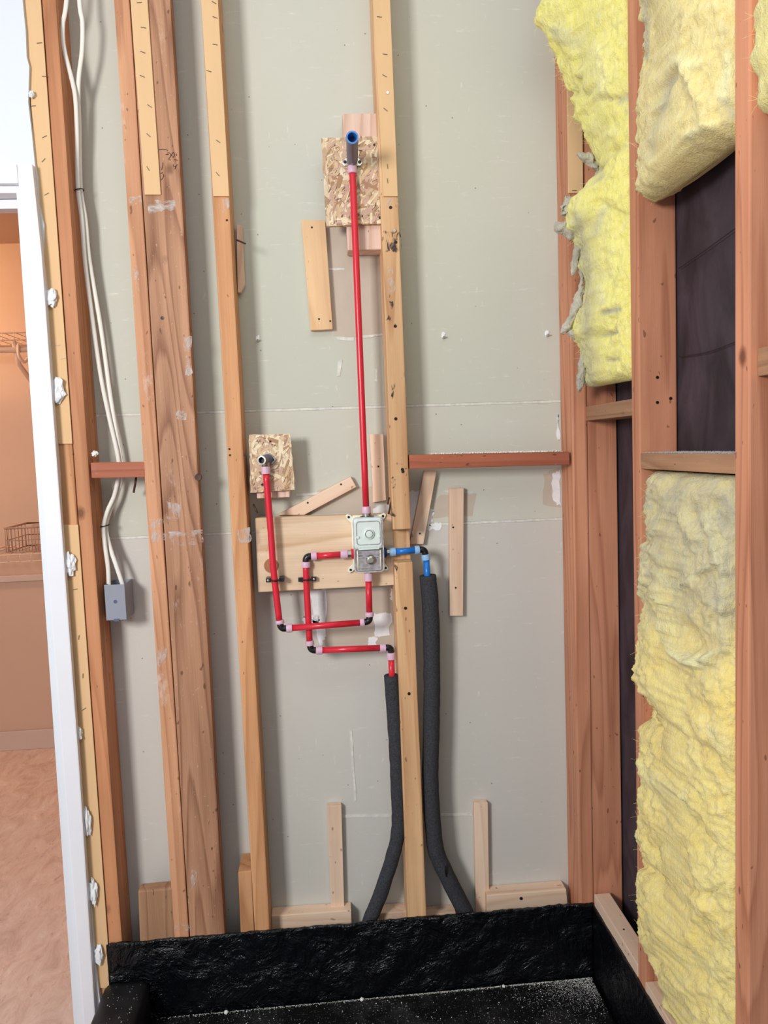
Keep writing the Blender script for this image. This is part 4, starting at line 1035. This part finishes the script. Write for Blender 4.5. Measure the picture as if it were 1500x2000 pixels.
# batt flopping out of the corner bay
rows = []
YL = -0.155
for py, px in ((-160, 1075), (-60, 1060), (0, 1050), (42, 1040), (80, 1062), (120, 1076), (165, 1095), (195, 1103), (225, 1118), (260, 1133), (300, 1150), (330, 1156), (352, 1150), (380, 1125), (402, 1098), (430, 1093), (450, 1090),
               (470, 1108), (500, 1117), (525, 1114), (560, 1130), (595, 1122), (625, 1106), (652, 1108), (675, 1132), (720, 1137), (748, 1131), (757, 1138)):
    p = aty(px + 4, py, YL); rows.append((p.z, p.x, YL, XR + 0.001, YAF + 0.004))
co, cov = batt('insulation_batt', rows, 0.045, 'fiberglass_corner', 'bright yellow ragged batt hanging out of the corner bay', 23, 0.013, 300, 170, 0.012, 1600, feats=[
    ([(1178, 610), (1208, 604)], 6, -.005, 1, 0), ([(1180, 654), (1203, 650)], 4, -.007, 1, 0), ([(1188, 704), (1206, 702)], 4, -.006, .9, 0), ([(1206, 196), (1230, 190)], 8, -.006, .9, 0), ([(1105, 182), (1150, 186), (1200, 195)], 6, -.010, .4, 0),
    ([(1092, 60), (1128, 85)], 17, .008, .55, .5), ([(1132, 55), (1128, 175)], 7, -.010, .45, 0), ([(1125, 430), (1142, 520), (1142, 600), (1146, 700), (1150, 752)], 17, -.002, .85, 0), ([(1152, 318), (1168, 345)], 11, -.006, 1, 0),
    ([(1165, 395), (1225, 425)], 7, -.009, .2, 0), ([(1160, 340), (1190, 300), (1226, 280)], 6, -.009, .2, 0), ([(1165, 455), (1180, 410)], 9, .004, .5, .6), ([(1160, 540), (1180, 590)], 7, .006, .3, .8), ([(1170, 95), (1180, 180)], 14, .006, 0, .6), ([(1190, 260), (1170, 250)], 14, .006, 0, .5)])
# batt beyond the nearest stud
zc = zat(1480, 236, XR)
rows = [(TOP, XR - 0.006, YB - 0.004, XR - 0.02, -1.2), (zc + 0.25, XR - 0.008, YB - 0.004, XR - 0.02, -1.2), (zc, XR - 0.006, YB - 0.004, XR - 0.02, -1.2)]
batt('insulation_batt', rows, 0.065, 'fiberglass_lemon', 'pale yellow batt end in the upper right corner of the photo', 31, 0.012, 80, 80, 0.012, 400)
def fold(pts, r, mat, flat=0.55, sd=0, parent=None, X=XR - 0.022, to=None, nz=0.38, fq=20, name='fold'):
    to = to or (lambda x, y, dx: atx(x, y, X - dx))
    path = smooth_path([to(x, y, dx) for x, y, dx in pts], 14)
    vs, fs = sweep(path, lambda t: r * (0.12 + 0.88 * math.sin(math.pi * min(1, max(0, t * .94 + .03))) ** 0.6), 32)
    out = []
    for v in vs:
        q = v * fq + Vector((sd, 0, 0)); q2 = v * fq * 5
        d = Vector((noise.fractal(q, .9, 2.1, 4), noise.fractal(q + Vector((9, 0, 0)), .9, 2.1, 4), noise.fractal(q + Vector((0, 9, 0)), .9, 2.1, 4)))
        v = v + d * r * nz + noise.noise_vector(q2) * r * 0.08
        if flat: v.x = X + (v.x - X) * flat
        out.append(v)
    M = Matrix.Translation(path[0]); return link(name, mesh_of(name, out, fs, M, True), mat, M, parent or lo)
# dirty rags along the torn left edge of the corner batt
edge_at = lambda x, y, dx: aty(x, y, YL - 0.012 - dx)
for i, (pts, r) in enumerate((([(1128, 392, 0), (1112, 402, .004), (1098, 420, .002)], .017), ([(1084, 446, 0), (1100, 446, .004), (1122, 452, .002), (1128, 430, 0)], .013), ([(1130, 462, 0), (1124, 500, .004), (1118, 540, .002)], .0075),
        ([(1138, 470, 0), (1134, 520, .003), (1136, 570, 0)], .007), ([(1138, 560, 0), (1124, 600, .004), (1110, 634, .004), (1100, 652, 0)], .010), ([(1108, 648, 0), (1122, 652, .002), (1136, 664, 0)], .008),
        ([(1140, 660, 0), (1138, 710, .002), (1132, 750, .002), (1136, 764, 0)], .009), ([(1128, 300, 0), (1150, 312, .003), (1168, 330, 0)], .010), ([(1172, 330, 0), (1160, 352, .002), (1150, 372, 0)], .008))):
    fold(pts, r, 'fiber_grey', 0, 40 + i, co, XR, edge_at, 0.7, 45, 'torn_rag')
# thin wires stretched over the felt
for pts, lab in (([(1326, 524), (1375, 490), (1436, 446)], 'upper thin wire stretched over the black felt'), ([(1326, 697), (1380, 688), (1436, 668)], 'lower thin wire stretched over the black felt')):
    tag(tube('thin_wire', smooth_path([atx(x, y, XR + 0.074) for x, y in pts], 6), 0.0011, 'wire_thin', None, 6), lab, 'wire', 'wires on the felt')

# ------------------------------------------------------------------ plaster left on the wood, nails, dust
for i, (px, py, sx, sz, lab) in enumerate(((100, 581, 10, 17, 'white plaster chunk stuck by the casing, topmost'), (112, 762, 12, 22, 'white plaster chunk by the casing, second from top'),
        (135, 1101, 11, 20, 'large white plaster chunk by the casing at mid height'), (155, 1432, 5, 14, 'thin plaster remnant low on the casing edge'), (171, 1605, 6, 28, 'long plaster remnant on the lower casing edge'),
        (182, 1742, 8, 26, 'plaster remnant on the casing edge above the pan'), (193, 1866, 8, 20, 'lowest plaster remnant on the casing edge next to the black pan'), (62, 184, 4, 6, 'tiny plaster crumb on the upper casing strip'))):
    k = 1.24e-3
    tag(blob('plaster_chunk', aty(px, py, YF - 0.012), (sx * k, 0.007, sz * k), 'plaster', None, 3, 0.5, 1.8, i + 2), lab, 'plaster', 'plaster chunks along the casing')
sp = []; rr = random.Random(3)
zt = lambda x: aty(900, 886.5, YF).z + (x - aty(900, 886.5, YF).x) * (aty(1112, 882, YF).z - aty(799, 888.5, YF).z) / (aty(1112, 882, YF).x - aty(799, 888.5, YF).x)
for k in range(900):
    px = rr.triangular(835, 1105, 1000); x = aty(px, 886, YF).x; r = rr.choice((.0008, .0012, .002, .003))
    sp.append((x, YF + rr.uniform(.001, .036), zt(x) + r * .3, r))
crumbs('plaster_rubble', sp, 'crumb_white', 'row of white plaster rubble on the long red crosspiece')
sp = []
for k in range(3500):
    sp.append((XR + rr.uniform(.002, .077), rr.uniform(YBF + .004, YA - .004), 1.4202, rr.choice((.0008, .0012, .0018))))
crumbs('grey_dust', sp, 'dust_grey', 'grey dust lying on the weathered block of the right wall')
tag(blob('plaster_crumb', aty(181, 886, YF - .012) + Vector((0, .02, 0)), (.0075, .006, .006), 'crumb_white', None, 3, .4, 2, 9), 'small cream crumb above the short red block', 'crumb')
c = aty(463, 469, -0.055)
tag(tube('bent_nail', smooth_path([c, aty(470, 472, -.07), aty(479, 476, -.082)]), .0022, 'rust_nail', None, 8), 'dark bent nail sticking out beside the tan stud', 'nail')
for (a, b, Y, lab) in (((272, 934, -.05), (258, 968, -.02), -.05, 'rusty nail hanging under the short red block'),):
    tag(tube('bent_nail', smooth_path([aty(266, 931, -.04), aty(264, 945, -.045), aty(261, 962, -.04)]), .0027, 'rust_nail', None, 8), lab, 'nail')
for (p, q, lab) in (((760, 972), (757, 985), 'upper rusty nail pointing down beside the middle stud'), ((764, 980), (759, 1004), 'lower rusty nail pointing down beside the middle stud'), ((495, 985), (503, 1002), 'dark nail beside the tan stud below the small panel')):
    tag(tube('rusty_nail', [aty(*p, -.06), aty((p[0] + q[0]) / 2, (p[1] + q[1]) / 2, -.065), aty(*q, -.068)], .0024, 'rust_nail', None, 8), lab, 'nail')
for (px, py, lab) in ((504, 666, 'bright screw tip in the drywall left of the long red pipe'), (866, 660, 'bright screw tip in the drywall right of the middle stud'), (1068, 656, 'bright screw tip in the drywall near the corner stud')):
    c = aty(px, py, 0); root = lathe('screw_tip', c, (0, -1, .15), [(-.002, .0035), (.004, .003), (.012, .0022), (.018, .0006)], 'screw_bright', None, 10)
    tag(root, lab, 'screw', 'screw tips in the drywall')
    blob('chipped_paper', c + Vector((0, -.0012, .006)), (.005, .0015, .008), 'plaster', root, 2, .5, 2, int(px))

# ------------------------------------------------------------------ closet shelves
def wire_shelf(name, zt, zl, yf, lab, mat='wire_coat', bx=()):
    root = empty(name, (-1.8, CY, zt)); tag(root, lab, 'shelf', 'closet wire shelves')
    x0, x1 = -2.95, -0.66
    tube('front_rail', [(x0, yf, zt), (x1, yf, zt)], .0032, mat, root, 8)
    tube('lip_rail', [(x0, yf, zl), (x1, yf, zl)], .0032, mat, root, 8)
    tube('back_rail', [(x0, CY - .012, zt), (x1, CY - .012, zt)], .0032, mat, root, 8)
    me = None; n = 46
    for k in range(n):
        x = x0 + .02 + (x1 - x0 - .04) * k / (n - 1)
        if me is None:
            o = tube('cross_wire', [(x, yf - .003, zl), (x, yf - .002, zt + .002), (x, yf + .15, zt + .0025), (x, CY - .012, zt + .0025)], .0017, mat, root, 6)
            me = o.data; M0 = W[o]; xx = x
        else: link('cross_wire', me, mat, Matrix.Translation((x - xx, 0, 0)) @ M0, root)
    return root
p1 = aty(30, 650, CY - .36)
zt, zl = p1.z, aty(30, 664, CY - .36).z
sh = wire_shelf('wire_shelf', zt, zl, CY - .36, 'coated wire shelf high on the closet wall with a hanging rod')
rz = aty(30, 683, CY - .33).z
rod = tube('hanging_rod', [(-2.95, CY - .33, rz), (-.66, CY - .33, rz)], .013, 'wire_coat', sh, 14)
for xb in (aty(30, 690, CY - .33).x, aty(30, 690, CY - .33).x - .8):
    tube('shelf_bracket', [Vector((xb, CY - .34, zl)), Vector((xb, CY - .30, rz - .06)), Vector((xb + .01, CY - .01, aty(66, 786, CY).z))], .011, 'wire_coat', sh, 10)
    tube('rod_hook', smooth_path([Vector((xb + .02, CY - .345, rz + .02)), Vector((xb + .022, CY - .35, rz - .03)), Vector((xb + .035, CY - .33, rz - .055)), Vector((xb + .05, CY - .31, rz - .03))]), .007, 'wire_coat', sh, 10)
p2 = aty(40, 1083, CY - .36)
sh2 = wire_shelf('wire_shelf', p2.z, aty(40, 1097, CY - .36).z, CY - .36, 'lower wire shelf carrying a wire basket on the closet wall')
box('shelf_cleat', (-2.95, CY - .02, aty(40, 1127, CY).z - .02), (-.66, CY - .001, aty(40, 1127, CY).z + .012), 'closet_trim', sh2, .004)
# wire basket on the lower shelf
bx0, bx1 = aty(12, 1070, CY - .34).x, aty(100, 1050, CY - .34).x
bz0, bz1 = p2.z + .007, aty(30, 1030, CY - .30).z
bk = empty('wire_basket', ((bx0 + bx1) / 2, CY - .2, bz0)); tag(bk, 'wire basket standing on the lower closet shelf', 'basket')
y0, y1 = CY - .34, CY - .08
for z, r in ((bz1, .0045), ((bz0 + bz1) / 2, .0022), (bz0 + .003, .003)):
    tube('rim_wire', [(bx0, y0, z), (bx1, y0, z), (bx1, y1, z), (bx0, y1, z), (bx0, y0, z)], r, 'wire_dark', bk, 6)
for k in range(15):
    x = bx0 + (bx1 - bx0) * k / 14
    tube('upright_wire', [(x, y0, bz0 + .003), (x, y0, bz1)], .0018, 'wire_dark', bk, 6)
for k in range(6):
    y = y0 + (y1 - y0) * (k + .5) / 6
    tube('upright_wire', [(bx0, y, bz0 + .003), (bx0, y, bz1)], .0018, 'wire_dark', bk, 6)

# ------------------------------------------------------------------ marks on the timber
def smears(parent, polys, mat='primer_smear', Y=YF, name='primer_smear'):
    for i, q in enumerate(polys): slab(name, ragged(q, 5, 2.0, 90 + i), Y - 0.0012, 0.0006, mat, parent, 0)
studs = [o for o in COL.objects if o.name.startswith('wall_stud')]
wide_t = next(o for o in studs if o['label'].startswith('wide scuffed')); edge_t = next(o for o in studs if o['label'].startswith('narrow stud'))
smears(wide_t, [[(288, 390), (342, 392), (343, 412), (320, 410), (290, 418)], [(330, 1040), (395, 1035), (396, 1062), (332, 1066)], [(357, 660), (374, 655), (376, 730), (362, 735)], [(345, 800), (365, 805), (362, 822), (346, 818)],
                [(325, 980), (355, 985), (350, 1015), (326, 1015)], [(372, 1690), (390, 1670), (384, 1720), (373, 1740)]])
smears(edge_t, [[(250, 385), (275, 383), (276, 398), (252, 400)], [(293, 1015), (322, 1010), (324, 1055), (296, 1060)], [(308, 1260), (325, 1265), (326, 1320), (310, 1325)], [(262, 520), (270, 520), (272, 570), (266, 575)], [(341, 1808), (369, 1805), (370, 1818), (342, 1822)]])
smears(s3, [[(420, 388), (448, 388), (446, 412), (424, 420)], [(463, 1035), (488, 1030), (490, 1058), (464, 1060)]])
smears(s5, [[(750, 388), (778, 388), (778, 402), (752, 408)], [(756, 520), (768, 530), (772, 570), (758, 590)]])
smears(s5, [[(752, 452), (782, 455), (784, 492), (754, 492)]], 'char_mark', YF, 'splinter_mark')
smears(s5, [[(757, 585), (768, 590), (765, 625), (756, 625)], [(762, 985), (776, 990), (776, 1008), (764, 1008)], [(770, 1100), (776, 1105), (777, 1130), (771, 1128)], [(765, 930), (772, 935), (770, 955), (764, 950)], [(773, 903), (790, 908), (795, 918), (776, 912)], [(762, 745), (772, 748), (768, 778), (762, 770)]], 'char_mark', YF, 'burn_mark')
for (px, py, r) in ((317, 621, .0045), (387, 932, .009)):
    lathe('knot', aty(px, py, YF - .0002), (0, -1, 0), [(-.001, r), (.0006, r * .9), (.0004, r * .3)], 'screw_dark' if r < .005 else 'rust_nail', wide_t, 16)
def pencil(strokes):
    for st in strokes:
        pts = [aty(285 + x / 18.75, 270 + y / 18.75, YF - .0009) for x, y in st]
        o = tube('pencil_mark', smooth_path(pts, 5), .0006, 'rust_nail', wide_t, 6)
pencil([[(470, 410), (600, 400), (730, 410), (800, 455)], [(720, 590), (830, 590)], [(780, 540), (840, 530), (910, 590), (890, 670), (830, 770), (900, 790)], [(1000, 510), (940, 590), (960, 680), (1010, 680), (1050, 600), (1010, 510)],
        [(1110, 560), (1120, 650)], [(1030, 770), (1100, 780), (1160, 820)], [(990, 960), (1010, 1020), (1080, 1030), (1150, 960)], [(1080, 1030), (1060, 1130)], [(610, 890), (620, 960), (570, 1160)], [(540, 1280), (620, 1260)], [(620, 1300), (650, 1380), (560, 1530)]])
